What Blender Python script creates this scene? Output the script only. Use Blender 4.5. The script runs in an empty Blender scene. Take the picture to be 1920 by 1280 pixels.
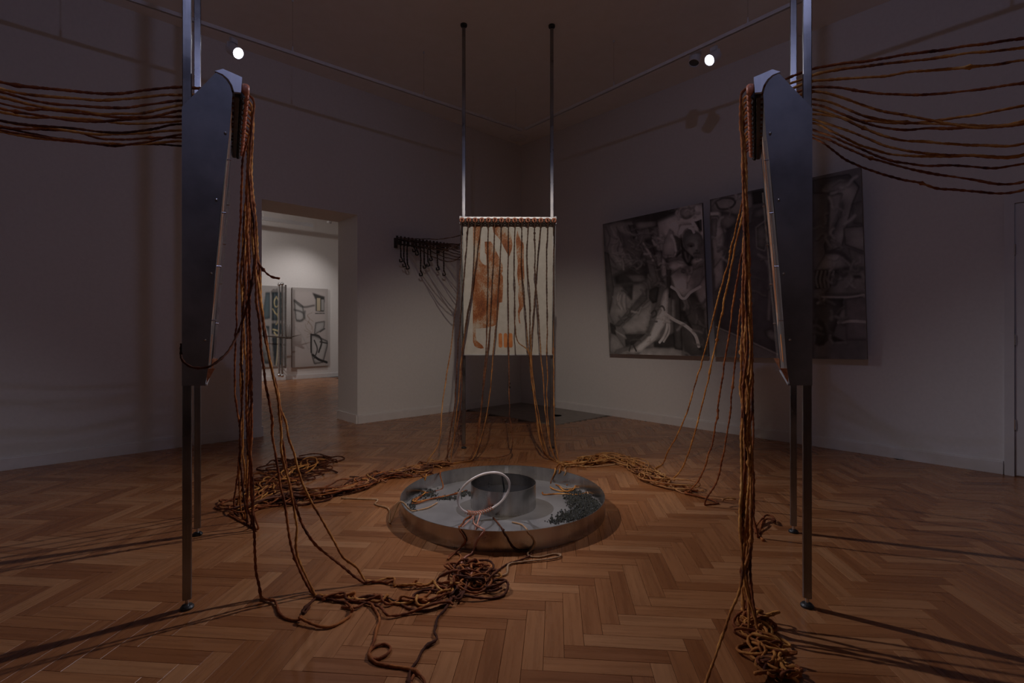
import bpy, bmesh, math, random
import numpy as np
from mathutils import Vector, Matrix
random.seed(7); rng = np.random.default_rng(7)
S = bpy.context.scene
COL = S.collection
# ------------------------------------------------------------------ camera, world, exposure
K, HY, H = 944.0, 622.0, 1.4            # focal length in px, horizon row, lens height
cam = bpy.data.cameras.new('camera'); cam.sensor_width = 36; cam.lens = K/1920*36
cam.shift_y = -(640-HY)/1920; cam.clip_start = 0.05
co = bpy.data.objects.new('camera', cam); COL.objects.link(co)
co.location = (0, 0, H); co.rotation_euler = (math.pi/2, 0, 0)
S.camera = co
w = bpy.data.worlds.new('world'); S.world = w; w.use_nodes = True
w.node_tree.nodes['Background'].inputs[0].default_value = (0.010, 0.009, 0.010, 1)
w.node_tree.nodes['Background'].inputs[1].default_value = 0.3
S.view_settings.view_transform = 'Standard'; S.view_settings.look = 'None'
S.view_settings.exposure = 0.0; S.view_settings.gamma = 1; S.view_settings.use_curve_mapping = False
BLUE_W, WARM_W, SIDE_W, NEXT_W = 540, 330, 32, 420
BLUE_C, SIDE_C, WARM_C = (0.90, 0.88, 1.0), (0.50, 0.56, 1.0), (1.0, 0.86, 0.72)

def P3(px, py, d): return Vector(((px-960)/K*d, d, H+(HY-py)/K*d))
def FL(px, py, z=0.0):
    d = K*(H-z)/(py-HY); return Vector(((px-960)/K*d, d, z))

# ------------------------------------------------------------------ materials
def newmat(name):
    m = bpy.data.materials.new(name); m.use_nodes = True
    nt = m.node_tree; b = nt.nodes['Principled BSDF']
    return m, nt, b
def ramp(nt, fac, stops):
    r = nt.nodes.new('ShaderNodeValToRGB'); e = r.color_ramp.elements
    while len(e) < len(stops): e.new(0.5)
    for el, (p, c) in zip(e, stops): el.position = p; el.color = (*c, 1)
    nt.links.new(fac, r.inputs[0]); return r.outputs[0]
def noise(nt, scale, detail=4, coord='Object', vec=None, rough=0.55):
    n = nt.nodes.new('ShaderNodeTexNoise'); n.inputs['Scale'].default_value = scale
    n.inputs['Detail'].default_value = detail; n.inputs['Roughness'].default_value = rough
    if vec is None:
        t = nt.nodes.new('ShaderNodeTexCoord'); vec = t.outputs[coord]
    nt.links.new(vec, n.inputs['Vector']); return n.outputs['Fac']
def bump(nt, b, h, strength, dist=0.002):
    n = nt.nodes.new('ShaderNodeBump'); n.inputs['Strength'].default_value = strength
    n.inputs['Distance'].default_value = dist
    nt.links.new(h, n.inputs['Height']); nt.links.new(n.outputs[0], b.inputs['Normal'])
def simple(name, c0, c1=None, rough=0.5, metal=0.0, scale=8, bmp=0.0, detail=4, lo=0.35, hi=0.65):
    m, nt, b = newmat(name)
    f = noise(nt, scale, detail)
    nt.links.new(ramp(nt, f, [(lo, c0), (hi, c1 or c0)]), b.inputs['Base Color'])
    b.inputs['Roughness'].default_value = rough; b.inputs['Metallic'].default_value = metal
    if bmp: bump(nt, b, f, bmp)
    return m
M = {}
M['wall'] = simple('wall_paint', (0.70, 0.675, 0.66), (0.73, 0.705, 0.69), 0.75, scale=30, bmp=0.08)
M['ceil'] = simple('ceiling_paint', (0.80, 0.77, 0.74), (0.83, 0.80, 0.78), 0.85, scale=6)
M['base'] = simple('baseboard_paint', (0.68, 0.65, 0.64), (0.72, 0.69, 0.68), 0.45, scale=10)
M['white'] = simple('white_enamel', (0.66, 0.66, 0.68), (0.7, 0.7, 0.72), 0.45, scale=20)
M['black'] = simple('black_rubber', (0.012, 0.012, 0.013), (0.02, 0.02, 0.02), 0.5, scale=40)
M['darkrope'] = simple('dark_cord', (0.02, 0.014, 0.012), (0.05, 0.03, 0.022), 0.8, scale=60, bmp=0.4)
M['bead'] = simple('salmon_clay', (0.50, 0.165, 0.095), (0.70, 0.30, 0.19), 0.4, scale=25)
M['stone'] = simple('hearth_stone', (0.20, 0.17, 0.15), (0.27, 0.235, 0.21), 0.4, scale=9, bmp=0.1)
M['board'] = simple('dark_board', (0.035, 0.022, 0.015), (0.07, 0.045, 0.03), 0.6, scale=14)
M['copper'] = simple('copper_tab', (0.55, 0.20, 0.09), (0.75, 0.36, 0.2), 0.45, 0.3, scale=60)
M['chrome'] = simple('chrome', (0.55, 0.55, 0.56), (0.65, 0.65, 0.66), 0.2, 1.0, scale=20)
M['ring'] = simple('white_hoop', (0.62, 0.55, 0.54), (0.78, 0.72, 0.71), 0.35, scale=12)
M['liquid'] = simple('dark_liquid', (0.012, 0.014, 0.016), (0.02, 0.02, 0.022), 0.06, scale=3)
M['seed'] = simple('dark_granules', (0.006, 0.007, 0.005), (0.022, 0.023, 0.015), 0.55, scale=120)
M['door'] = simple('door_paint', (0.62, 0.6, 0.6), (0.66, 0.64, 0.64), 0.5, scale=5)
M['plastic'] = simple('white_plastic', (0.7, 0.68, 0.66), (0.74, 0.72, 0.7), 0.4, scale=20)
def brushed(name, c0, c1, rough, r2, stretch=(1, 1, 60), metal=1.0, blot=None):
    m, nt, b = newmat(name)
    t = nt.nodes.new('ShaderNodeTexCoord'); mp = nt.nodes.new('ShaderNodeMapping')
    mp.inputs['Scale'].default_value = stretch
    nt.links.new(t.outputs['Object'], mp.inputs[0])
    f = noise(nt, 4, 5, vec=mp.outputs[0]); g = noise(nt, 3.5, 6)
    mx = nt.nodes.new('ShaderNodeMath'); mx.operation = 'MULTIPLY_ADD'
    nt.links.new(f, mx.inputs[0]); mx.inputs[1].default_value = 0.4; nt.links.new(g, mx.inputs[2])
    nt.links.new(ramp(nt, mx.outputs[0], [(0.5, c0), (0.85, c1)]), b.inputs['Base Color'])
    rr = nt.nodes.new('ShaderNodeMapRange'); nt.links.new(g, rr.inputs[0])
    rr.inputs[1].default_value = 0.3; rr.inputs[2].default_value = 0.7
    rr.inputs[3].default_value = rough; rr.inputs[4].default_value = r2
    nt.links.new(rr.outputs[0], b.inputs['Roughness']); b.inputs['Metallic'].default_value = metal
    return m
M['tube'] = brushed('tube_steel', (0.20, 0.20, 0.21), (0.33, 0.325, 0.325), 0.24, 0.36, (20, 20, 0.6))
M['plate'] = brushed('plate_steel', (0.15, 0.155, 0.17), (0.27, 0.275, 0.30), 0.5, 0.62, (1, 1, 1), 0.5)
M['bracket'] = brushed('bracket_steel', (0.42, 0.43, 0.46), (0.62, 0.63, 0.66), 0.4, 0.5, (1, 8, 1), 0.7)
M['tray'] = brushed('tray_steel', (0.32, 0.305, 0.295), (0.54, 0.52, 0.50), 0.2, 0.34, (6, 6, 0.4))
M['traybase'] = brushed('tray_base_steel', (0.30, 0.29, 0.285), (0.38, 0.37, 0.36), 0.32, 0.42, (1, 1, 1), 0.55)
# acrylic strip, lets most light through
m, nt, b = newmat('clear_acrylic'); b.inputs['Base Color'].default_value = (0.5, 0.45, 0.42, 1)
b.inputs['Alpha'].default_value = 0.30; b.inputs['Roughness'].default_value = 0.12; M['acrylic'] = m
# rope
def ropemat(name, stops):
    m, nt, b = newmat(name)
    f = noise(nt, 5.5, 5, rough=0.7); g = noise(nt, 220, 2)
    nt.links.new(ramp(nt, f, stops), b.inputs['Base Color'])
    b.inputs['Roughness'].default_value = 0.8; b.inputs['Specular IOR Level'].default_value = 0.2
    bump(nt, b, g, 0.7, 0.003); return m
M['rope_gold'] = ropemat('rope_gold', [(0.32, (0.075, 0.020, 0.007)), (0.44, (0.33, 0.115, 0.026)), (0.58, (0.56, 0.25, 0.06)), (0.72, (0.75, 0.43, 0.15))])
M['rope_rust'] = ropemat('rope_rust', [(0.34, (0.05, 0.013, 0.006)), (0.50, (0.22, 0.06, 0.018)), (0.70, (0.50, 0.18, 0.045))])
M['rope_dark'] = ropemat('rope_dark', [(0.3, (0.020, 0.007, 0.004)), (0.55, (0.095, 0.026, 0.010)), (0.75, (0.21, 0.066, 0.022))])
M['rope_pale'] = ropemat('rope_pale', [(0.3, (0.24, 0.12, 0.055)), (0.55, (0.46, 0.28, 0.15)), (0.75, (0.60, 0.42, 0.27))])
M['rope_pink'] = ropemat('rope_pink', [(0.3, (0.40, 0.15, 0.09)), (0.7, (0.66, 0.34, 0.25))])
# ropes of the middle frame: base colour nearly black over their upper run, golden towards the floor
def two_tone(name, low):
    m, nt, b = newmat(name); f = noise(nt, 5.5, 5, rough=0.7)
    t = nt.nodes.new('ShaderNodeTexCoord'); sx = nt.nodes.new('ShaderNodeSeparateXYZ'); nt.links.new(t.outputs['Object'], sx.inputs[0])
    mr = nt.nodes.new('ShaderNodeMapRange'); nt.links.new(sx.outputs[2], mr.inputs[0]); mr.inputs[1].default_value = 1.0; mr.inputs[2].default_value = 1.55
    mx = nt.nodes.new('ShaderNodeMixRGB'); nt.links.new(mr.outputs[0], mx.inputs[0])
    nt.links.new(ramp(nt, f, low), mx.inputs[1]); nt.links.new(ramp(nt, f, [(0.35, (0.030, 0.012, 0.007)), (0.65, (0.12, 0.050, 0.022))]), mx.inputs[2])
    nt.links.new(mx.outputs[0], b.inputs['Base Color']); b.inputs['Roughness'].default_value = .65; bump(nt, b, noise(nt, 220, 2), .7, .003); M[name] = m
two_tone('rope_two_tone', [(0.32, (0.10, 0.03, 0.010)), (0.46, (0.33, 0.13, 0.035)), (0.62, (0.52, 0.26, 0.08)), (0.75, (0.66, 0.40, 0.18))])
two_tone('rope_two_tone_dark', [(0.34, (0.045, 0.014, 0.007)), (0.50, (0.17, 0.055, 0.020)), (0.68, (0.36, 0.14, 0.045))])
# parquet: tone per piece, grain along uv.x
def parquet(name, per_object):
    m, nt, b = newmat(name)
    if per_object: rnd = nt.nodes.new('ShaderNodeObjectInfo').outputs['Random']
    else: rnd = nt.nodes.new('ShaderNodeNewGeometry').outputs['Random Per Island']
    uv = nt.nodes.new('ShaderNodeUVMap'); mp = nt.nodes.new('ShaderNodeMapping')
    mp.inputs['Scale'].default_value = (2.2, 34, 1); nt.links.new(uv.outputs[0], mp.inputs[0])
    sh = nt.nodes.new('ShaderNodeMath'); sh.operation = 'MULTIPLY'; sh.inputs[1].default_value = 97.0
    nt.links.new(rnd, sh.inputs[0]); cb = nt.nodes.new('ShaderNodeCombineXYZ')
    nt.links.new(sh.outputs[0], cb.inputs[0]); nt.links.new(sh.outputs[0], cb.inputs[2])
    nt.links.new(cb.outputs[0], mp.inputs['Location'])
    g = noise(nt, 1.0, 6, vec=mp.outputs[0], rough=0.6)
    tone = ramp(nt, rnd, [(0.0, (0.26, 0.095, 0.032)), (0.35, (0.335, 0.135, 0.050)), (0.7, (0.39, 0.168, 0.066)), (1.0, (0.44, 0.21, 0.092))])
    grain = ramp(nt, g, [(0.25, (0.62, 0.56, 0.52)), (0.7, (1.12, 1.12, 1.1))])
    mx = nt.nodes.new('ShaderNodeMixRGB'); mx.blend_type = 'MULTIPLY'; mx.inputs[0].default_value = 0.8
    nt.links.new(tone, mx.inputs[1]); nt.links.new(grain, mx.inputs[2])
    nt.links.new(mx.outputs[0], b.inputs['Base Color'])
    rr = nt.nodes.new('ShaderNodeMapRange'); nt.links.new(g, rr.inputs[0])
    rr.inputs[3].default_value = 0.20; rr.inputs[4].default_value = 0.36
    nt.links.new(rr.outputs[0], b.inputs['Roughness']); bump(nt, b, g, 0.06, 0.001); return m
M['plank'] = parquet('parquet_oak', True); M['plank_far'] = parquet('parquet_oak_field', False)
M['under'] = simple('floor_joint', (0.03, 0.016, 0.009), (0.045, 0.025, 0.014), 0.7)
# printed panel and its rust print
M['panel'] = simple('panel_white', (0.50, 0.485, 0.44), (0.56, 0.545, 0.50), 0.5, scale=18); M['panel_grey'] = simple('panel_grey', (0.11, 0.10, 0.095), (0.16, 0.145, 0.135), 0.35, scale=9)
m, nt, b = newmat('rust_print')
t = nt.nodes.new('ShaderNodeTexCoord'); mp = nt.nodes.new('ShaderNodeMapping'); mp.inputs['Scale'].default_value = (1.3, 1, 0.8)
nt.links.new(t.outputs['Object'], mp.inputs[0])
n1 = noise(nt, 70, 8, vec=mp.outputs[0], rough=0.85); n2 = noise(nt, 4.5, 3, vec=mp.outputs[0])
ma = nt.nodes.new('ShaderNodeMath'); ma.operation = 'MULTIPLY_ADD'; nt.links.new(n1, ma.inputs[0]); ma.inputs[1].default_value = 1.1; nt.links.new(n2, ma.inputs[2])
ma2 = nt.nodes.new('ShaderNodeMath'); ma2.operation = 'MULTIPLY'; nt.links.new(ma.outputs[0], ma2.inputs[0]); ma2.inputs[1].default_value = 0.75
nt.links.new(ramp(nt, ma2.outputs[0], [(0.60, (0.14, 0.036, 0.008)), (0.70, (0.27, 0.078, 0.018)), (0.77, (0.36, 0.125, 0.036)), (0.81, (0.39, 0.21, 0.11)), (0.88, (0.47, 0.40, 0.32))]), b.inputs['Base Color'])
b.inputs['Roughness'].default_value = 0.6; M['print'] = m
m, nt, b = newmat('orange_print'); f = noise(nt, 12, 4)
nt.links.new(ramp(nt, f, [(0.3, (0.50, 0.16, 0.04)), (0.7, (0.66, 0.27, 0.09))]), b.inputs['Base Color']); b.inputs['Roughness'].default_value = 0.6; M['orange'] = m
# painted canvases (colour attribute holds the paint itself)
m, nt, b = newmat('painted_canvas'); a = nt.nodes.new('ShaderNodeVertexColor'); a.layer_name = 'paint'
f = noise(nt, 90, 3); mx = nt.nodes.new('ShaderNodeMixRGB'); mx.blend_type = 'MULTIPLY'; mx.inputs[0].default_value = 0.35
nt.links.new(a.outputs[0], mx.inputs[1]); nt.links.new(ramp(nt, f, [(0.3, (0.7, 0.7, 0.7)), (0.7, (1.15, 1.15, 1.15))]), mx.inputs[2])
nt.links.new(mx.outputs[0], b.inputs['Base Color']); b.inputs['Roughness'].default_value = 0.55; M['paint'] = m
def emit(name, c, s):
    m, nt, b = newmat(name); b.inputs['Base Color'].default_value = (*c, 1)
    b.inputs['Emission Color'].default_value = (*c, 1); b.inputs['Emission Strength'].default_value = s; return m
M['lens'] = emit('lit_lens', (0.80, 0.86, 1.0), 9.0)
M['lens_warm'] = emit('lit_lens_warm', (1.0, 0.9, 0.78), 9.0)
M['lens_off'] = simple('dark_lens', (0.05, 0.05, 0.055), (0.08, 0.08, 0.085), 0.15)

# ------------------------------------------------------------------ helpers
def link(name, me, mat, parent=None, smooth=False):
    o = bpy.data.objects.new(name, me); COL.objects.link(o)
    if mat is not None and not me.materials: me.materials.append(mat)
    if parent is not None: o.parent = parent
    if smooth:
        for p in me.polygons: p.use_smooth = True
    return o
def obj(name, bm, mat, parent=None, smooth=False, recalc=True):
    if recalc: bmesh.ops.recalc_face_normals(bm, faces=bm.faces)
    me = bpy.data.meshes.new(name); bm.to_mesh(me); bm.free()
    return link(name, me, mat, parent, smooth)
def tag(o, label, cat, group=None, kind=None):
    o['label'] = label; o['category'] = cat
    if group: o['group'] = group
    if kind: o['kind'] = kind
    return o
def struct(o): o['kind'] = 'structure'; return o
def empty(name, loc=(0, 0, 0), rz=0.0, mat=None):
    o = bpy.data.objects.new(name, None); COL.objects.link(o); o.empty_display_size = 0.1
    if mat is not None: o.matrix_world = mat
    else: o.location = loc; o.rotation_euler = (0, 0, rz)
    return o
def copy_tree(o, parent=None):
    c = o.copy(); COL.objects.link(c)
    if parent is not None: c.parent = parent
    for ch in list(o.children): copy_tree(ch, c)
    return c
def bx(bm, c, s, M3=None, bev=0.0):
    g = bmesh.ops.create_cube(bm, size=1.0); vs = g['verts']
    for v in vs:
        p = Vector((v.co.x*s[0], v.co.y*s[1], v.co.z*s[2]))
        v.co = (M3 @ p if M3 else p) + Vector(c)
    if bev:
        es = list({e for v in vs for e in v.link_edges})
        bmesh.ops.bevel(bm, geom=es, offset=bev, segments=1, affect='EDGES', profile=0.5)
def prism(bm, pts, off):
    """extrude a closed 3-D polygon by vector off"""
    a = [bm.verts.new(p) for p in pts]; b_ = [bm.verts.new(Vector(p)+Vector(off)) for p in pts]
    bm.faces.new(a); bm.faces.new(list(reversed(b_)))
    n = len(a)
    for i in range(n): bm.faces.new((a[i], a[(i+1) % n], b_[(i+1) % n], b_[i]))
def lathe(bm, prof, c=(0, 0, 0), seg=32, M3=None, close=True):
    rings = []
    for r, z in prof:
        ring = []
        for k in range(seg):
            t = 2*math.pi*k/seg; p = Vector((r*math.cos(t), r*math.sin(t), z))
            ring.append(bm.verts.new((M3 @ p if M3 else p)+Vector(c)))
        rings.append(ring)
    pairs = list(zip(rings[:-1], rings[1:]))
    if close: pairs.append((rings[-1], rings[0]))
    for A, B in pairs:
        for k in range(seg): bm.faces.new((A[k], A[(k+1) % seg], B[(k+1) % seg], B[k]))
    if not close:
        bm.faces.new(list(reversed(rings[0]))); bm.faces.new(rings[-1])
def cyl(bm, p0, p1, r0, r1=None, seg=16):
    p0, p1 = Vector(p0), Vector(p1); r1 = r0 if r1 is None else r1
    d = p1-p0; q = d.to_track_quat('Z', 'Y').to_matrix()
    lathe(bm, [(r0, 0), (r1, d.length)], p0, seg, q, close=False)
def catmull(pts, step):
    P = np.array([list(p) for p in pts], float)
    P = np.vstack([2*P[0]-P[1], P, 2*P[-1]-P[-2]])
    out = []
    for i in range(1, len(P)-2):
        p0, p1, p2, p3 = P[i-1:i+3]
        n = max(2, int(np.linalg.norm(p2-p1)/step))
        # centripetal-ish: scale tangents to limit overshoot
        l = np.linalg.norm(p2-p1)+1e-9
        m1 = (p2-p0)/(np.linalg.norm(p2-p0)+1e-9)*l; m2 = (p3-p1)/(np.linalg.norm(p3-p1)+1e-9)*l
        t = np.linspace(0, 1, n, endpoint=False)[:, None]
        out.append((2*t**3-3*t**2+1)*p1+(t**3-2*t**2+t)*m1+(-2*t**3+3*t**2)*p2+(t**3-t**2)*m2)
    out.append(P[-2][None]); return np.vstack(out)
def smooth_noise(n, step_len, wl, amp, dims=3):
    k = max(4, int(n*step_len/wl)+3); c = rng.normal(size=(k, dims))
    x = np.linspace(0, k-1.001, n); i = x.astype(int); f = x-i; f = f*f*(3-2*f)
    return amp*(c[i]*(1-f[:, None])+c[i+1]*f[:, None])
def tube_mesh(name, C, r, sides=8, lobes=2, pitch=0.040, lob=0.24, knots=0, cap=True):
    """tube along centre line C (n,3); lobed section turning along the length = laid strands"""
    n = len(C); T = np.gradient(C, axis=0); T /= np.linalg.norm(T, axis=1)[:, None]+1e-12
    N = np.zeros_like(C); up = np.array([0.0, 0, 1]) if abs(T[0][2]) < 0.9 else np.array([1.0, 0, 0])
    v = np.cross(T[0], up); N[0] = v/np.linalg.norm(v)
    for i in range(1, n):
        v = N[i-1]-T[i]*np.dot(N[i-1], T[i]); N[i] = v/(np.linalg.norm(v)+1e-12)
    B = np.cross(T, N)
    s = np.concatenate([[0], np.cumsum(np.linalg.norm(np.diff(C, axis=0), axis=1))])
    R = r*(1+smooth_noise(n, s[-1]/max(n, 1), 0.05, 0.10, 1)[:, 0])
    for _ in range(knots):
        c = rng.uniform(0, s[-1]); R = R*(1+0.9*np.exp(-((s-c)/0.012)**2))
    R = np.clip(R, r*0.7, r*2.2)
    th = np.arange(sides)*2*math.pi/sides
    rad = R[:, None]*(1+lob*np.cos(lobes*th[None]+2*math.pi*s[:, None]/pitch))
    V = C[:, None]+rad[..., None]*(np.cos(th)[None, :, None]*N[:, None]+np.sin(th)[None, :, None]*B[:, None])
    V = V.reshape(-1, 3)
    i = np.arange(n-1)[:, None]*sides; k = np.arange(sides)[None]; k2 = (k+1) % sides
    F = np.stack([i+k, i+k2, i+sides+k2, i+sides+k], -1).reshape(-1, 4)
    me = bpy.data.meshes.new(name)
    faces = F.tolist()
    if cap: faces += [list(range(sides))[::-1], list(range((n-1)*sides, n*sides))]
    me.from_pydata(V.tolist(), [], faces); me.update()
    me.polygons.foreach_set('use_smooth', [True]*len(me.polygons)); return me
def tube(name, pts, r, mat, parent=None, step=0.012, wob=0.0, **kw):
    C = catmull(pts, step)
    if wob:
        n = len(C); ends = np.minimum(np.arange(n), np.arange(n)[::-1])/8.0; ends = np.clip(ends, 0, 1)[:, None]
        C = C+smooth_noise(n, step, 0.09, wob)*ends+smooth_noise(n, step, 0.3, wob*1.3)*ends
        if parent is None: C[:, 2] = np.maximum(C[:, 2], r*1.05)
    if parent is None:                      # origin at the lowest point
        o0 = C[np.argmin(C[:, 2])].copy(); me = tube_mesh(name, C-o0, r, **kw)
        o = link(name, me, mat); o.location = o0; return o
    return link(name, tube_mesh(name, C, r, **kw), mat, parent)

# ------------------------------------------------------------------ room shell
CZ = 5.10
C0 = Vector((0.18, 10.01, 0))                       # far corner of the room
eR = Vector((0.6783, -0.7348, 0)); eL = Vector((-0.7348, -0.6783, 0))
LR = 9.4
def RM(a, b_, z=0.0): return C0+eR*a+eL*b_+Vector((0, 0, z))   # a along the right wall, b along the left wall
def slab(bm, a0, a1, b0, b1, z0, z1):
    prism(bm, [RM(a0, b0, z0), RM(a1, b0, z0), RM(a1, b1, z0), RM(a0, b1, z0)], (0, 0, z1-z0))
WT = 0.69                                            # wall thickness at the doorway
D0, D1, DZ = 3.45, 4.81, 3.18                        # doorway along the left wall
bm = bmesh.new()
slab(bm, -WT, 0, -0.7, D0, -0.1, CZ); slab(bm, -WT, 0, D1, LR+0.3, -0.1, CZ); slab(bm, -WT, 0, D0, D1, DZ, CZ)
struct(obj('wall_left', bm, M['wall']))
bm = bmesh.new(); slab(bm, 0, LR+0.3, -0.3, 0, -0.1, CZ); struct(obj('wall_right', bm, M['wall']))
bm = bmesh.new(); slab(bm, 0, LR, LR, LR+0.3, -0.1, CZ); struct(obj('wall_front_left', bm, M['wall']))
bm = bmesh.new(); slab(bm, LR, LR+0.3, 0, LR+0.3, -0.1, CZ); struct(obj('wall_front_right', bm, M['wall']))
bm = bmesh.new(); slab(bm, -0.2, LR+0.3, -0.3, LR+0.3, CZ, CZ+0.2); struct(obj('ceiling', bm, M['ceil']))
# next room beyond the doorway
NB = -WT-8.1+0.69
bm = bmesh.new(); slab(bm, NB-0.3, NB, -0.7, 13.2, -0.1, CZ); struct(obj('wall_next_room_back', bm, M['wall']))
bm = bmesh.new(); slab(bm, NB, -WT, -1.0, -0.7, -0.1, CZ); struct(obj('wall_next_room_right', bm, M['wall']))
bm = bmesh.new(); slab(bm, NB, -WT, 13.2, 13.5, -0.1, CZ); slab(bm, -WT, -WT+0.3, LR+0.3, 13.2, -0.1, CZ); struct(obj('wall_next_room_left', bm, M['wall']))
bm = bmesh.new(); slab(bm, NB-0.3, -0.2, -1.0, 13.5, CZ+0.01, CZ+0.2); struct(obj('ceiling_next_room', bm, M['ceil']))
# floor base + herringbone pieces
bm = bmesh.new(); slab(bm, NB-0.3, LR+0.3, -1.0, 13.5, -0.12, -0.012); floor = struct(obj('floor', bm, M['under']))
PW, PN = 0.09, 5; PL = PW*PN
ANG = math.radians(-5.0); ca, sa = math.cos(ANG), math.sin(ANG)
ORG = Vector((0.03, 2.0, 0))
def plank_geo(L, W, g=0.0008, ch=0.0006, t=0.012):
    x, y = L/2-g, W/2-g
    v = [(-x, -y, -t), (x, -y, -t), (x, y, -t), (-x, y, -t), (-x, -y, -ch), (x, -y, -ch), (x, y, -ch), (-x, y, -ch),
         (-x+ch, -y+ch, 0), (x-ch, -y+ch, 0), (x-ch, y-ch, 0), (-x+ch, y-ch, 0)]
    f = [(0, 1, 5, 4), (1, 2, 6, 5), (2, 3, 7, 6), (3, 0, 4, 7), (4, 5, 9, 8), (5, 6, 10, 9), (6, 7, 11, 10), (7, 4, 8, 11), (8, 9, 10, 11)]
    return v, f
PV, PF = plank_geo(PL, PW)
pm = bpy.data.meshes.new('plank'); pm.from_pydata(PV, [], PF)
uvl = pm.uv_layers.new(name='UVMap')
for lp in pm.loops: uvl.data[lp.index].uv = (PV[lp.vertex_index][0], PV[lp.vertex_index][1])
pm.materials.append(M['plank']); pm.polygons.foreach_set('use_smooth', [False]*len(pm.polygons))
near, far = [], []
def room_ok(p, mg=0.30):
    d = p-C0; a, b_ = d.dot(eR), d.dot(eL)
    if a > -mg*0.35 and a < LR and b_ > -mg*0.35 and b_ < LR:
        if a < 2.12 and b_ < 1.36: return False
        return True
    if -WT-0.1 <= a <= 0.15 and D0-0.2 < b_ < D1+0.2: return True
    if NB-0.05 < a < -WT and 0.5 < b_ < 12.5: return True
    return False
for i in range(-160, 160):
    for j in range(-50, 190):
        for kind in (0, 1):
            md = (i-j) % (2*PN)
            if kind == 0 and md != 0: continue
            if kind == 1 and md != 2*PN-1: continue
            if kind == 0: lx, ly = (i+PN/2)*PW, (j+0.5)*PW
            else: lx, ly = (i+0.5)*PW, (j+PN/2)*PW
            p = Vector((ORG.x+ca*lx-sa*ly, ORG.y+sa*lx+ca*ly, 0))
            if not room_ok(p): continue
            if p.y < 0.6: 
                if p.y < -1.5: continue
            r = ANG+(0 if kind == 0 else math.pi/2)
            if p.y > 1.7 and abs(p.x/p.y) < 1.10 and K*H/p.y+HY < 1330: near.append((p.length, p, r))
            else: far.append((p, r))
near.sort(key=lambda q: q[0])
far += [(p, r) for _, p, r in near[300:]]
for _, p, r in near[:300]:
    o = bpy.data.objects.new('plank', pm); COL.objects.link(o); o.parent = floor
    o.location = (p.x, p.y, random.uniform(-0.0006, 0.0004)); o.rotation_euler = (random.uniform(-.002, .002), random.uniform(-.001, .001), r+random.choice((0, math.pi)))
pv = np.array(PV); V, F, U = [], [], []
for q, (p, r) in enumerate(far):
    c, s_ = math.cos(r), math.sin(r); dz = random.uniform(-0.0006, 0.0004)
    X = np.stack([p.x+c*pv[:, 0]-s_*pv[:, 1], p.y+s_*pv[:, 0]+c*pv[:, 1], pv[:, 2]+dz], 1)
    V.append(X); F.append(np.array(PF)+12*q); U.append(pv[:, :2])
V = np.vstack(V); F = np.vstack(F); U = np.vstack(U)
me = bpy.data.meshes.new('parquet_field'); me.from_pydata(V.tolist(), [], F.tolist())
uvl = me.uv_layers.new(name='UVMap'); uvl.data.foreach_set('uv', U[F.reshape(-1)].reshape(-1))
me.polygons.foreach_set('use_smooth', [False]*len(me.polygons)); pf = link('parquet_field', me, M['plank_far'], floor); pf['kind'] = 'stuff'
# stone slab in the corner, with an old round cover
bm = bmesh.new(); slab(bm, 0.012, 2.115, 0.012, 1.355, -0.0118, 0.002)
hs = tag(obj('corner_slab', bm, M['stone']), 'grey stone slab set into the parquet in the far corner', 'slab')
bm = bmesh.new(); cc = FL(1042, 779); lathe(bm, [(0.0, 0.0021), (0.10, 0.0021), (0.11, 0.004), (0.12, 0.004), (0.13, 0.0021)], (cc.x, cc.y, 0), 32, close=False)
obj('round_cover', bm, M['stone'], hs)
# baseboards
BH, BT = 0.13, 0.022
def baseb(name, a0, a1, b0, b1):
    bm = bmesh.new(); slab(bm, a0, a1, b0, b1, 0.0, BH-0.015)
    if abs(a1-a0) < abs(b1-b0): slab(bm, a0, a1-(0.010 if a1 > a0 else 0), b0, b1, BH-0.015, BH)
    else: slab(bm, a0, a1, b0, b1-0.010, BH-0.015, BH)
    struct(obj(name, bm, M['base']))
baseb('baseboard_left', 0.0, BT, 0.0, D0-0.002); baseb('baseboard_left_far', 0.0, BT, D1+0.002, LR)
LD = 6.93+0.02
baseb('baseboard_right', BT, LD-0.08, 0.0, BT)
baseb('baseboard_next_room', NB, NB+BT, -0.69, 13.1)
bm = bmesh.new(); slab(bm, -WT, -0.001, D0, D0+BT, 0, BH); struct(obj('baseboard_doorway', bm, M['base']))
bm = bmesh.new(); slab(bm, -WT, -0.001, D1-BT, D1, 0, BH); struct(obj('baseboard_doorway_left', bm, M['base']))
# door at the right edge of the view
bm = bmesh.new(); slab(bm, LD-0.07, LD+0.0, 0.0, 0.03, 0, 2.72); slab(bm, LD+0.92, LD+0.99, 0.0, 0.03, 0, 2.72); slab(bm, LD, LD+0.92, 0.0, 0.03, 2.65, 2.72)
tr = struct(obj('trim_1', bm, M['door']))
bm = bmesh.new(); slab(bm, LD+0.008, LD+0.912, 0.0, 0.015, 0.01, 2.642)
dr = struct(obj('door_1', bm, M['door']))
for z in (0.5, 1.32, 2.2):
    bm = bmesh.new(); p = RM(LD+0.004, 0.024, z); cyl(bm, p-Vector((0, 0, 0.05)), p+Vector((0, 0, 0.05)), 0.008, seg=10)
    obj('hinge', bm, M['chrome'], dr)
bm = bmesh.new(); p = RM(LD+0.84, 0.015, 1.05); cyl(bm, p, p+eL*0.05, 0.009); q = p+eL*0.05; cyl(bm, q, q-eR*0.11, 0.009); obj('door_handle', bm, M['chrome'], dr)

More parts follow.
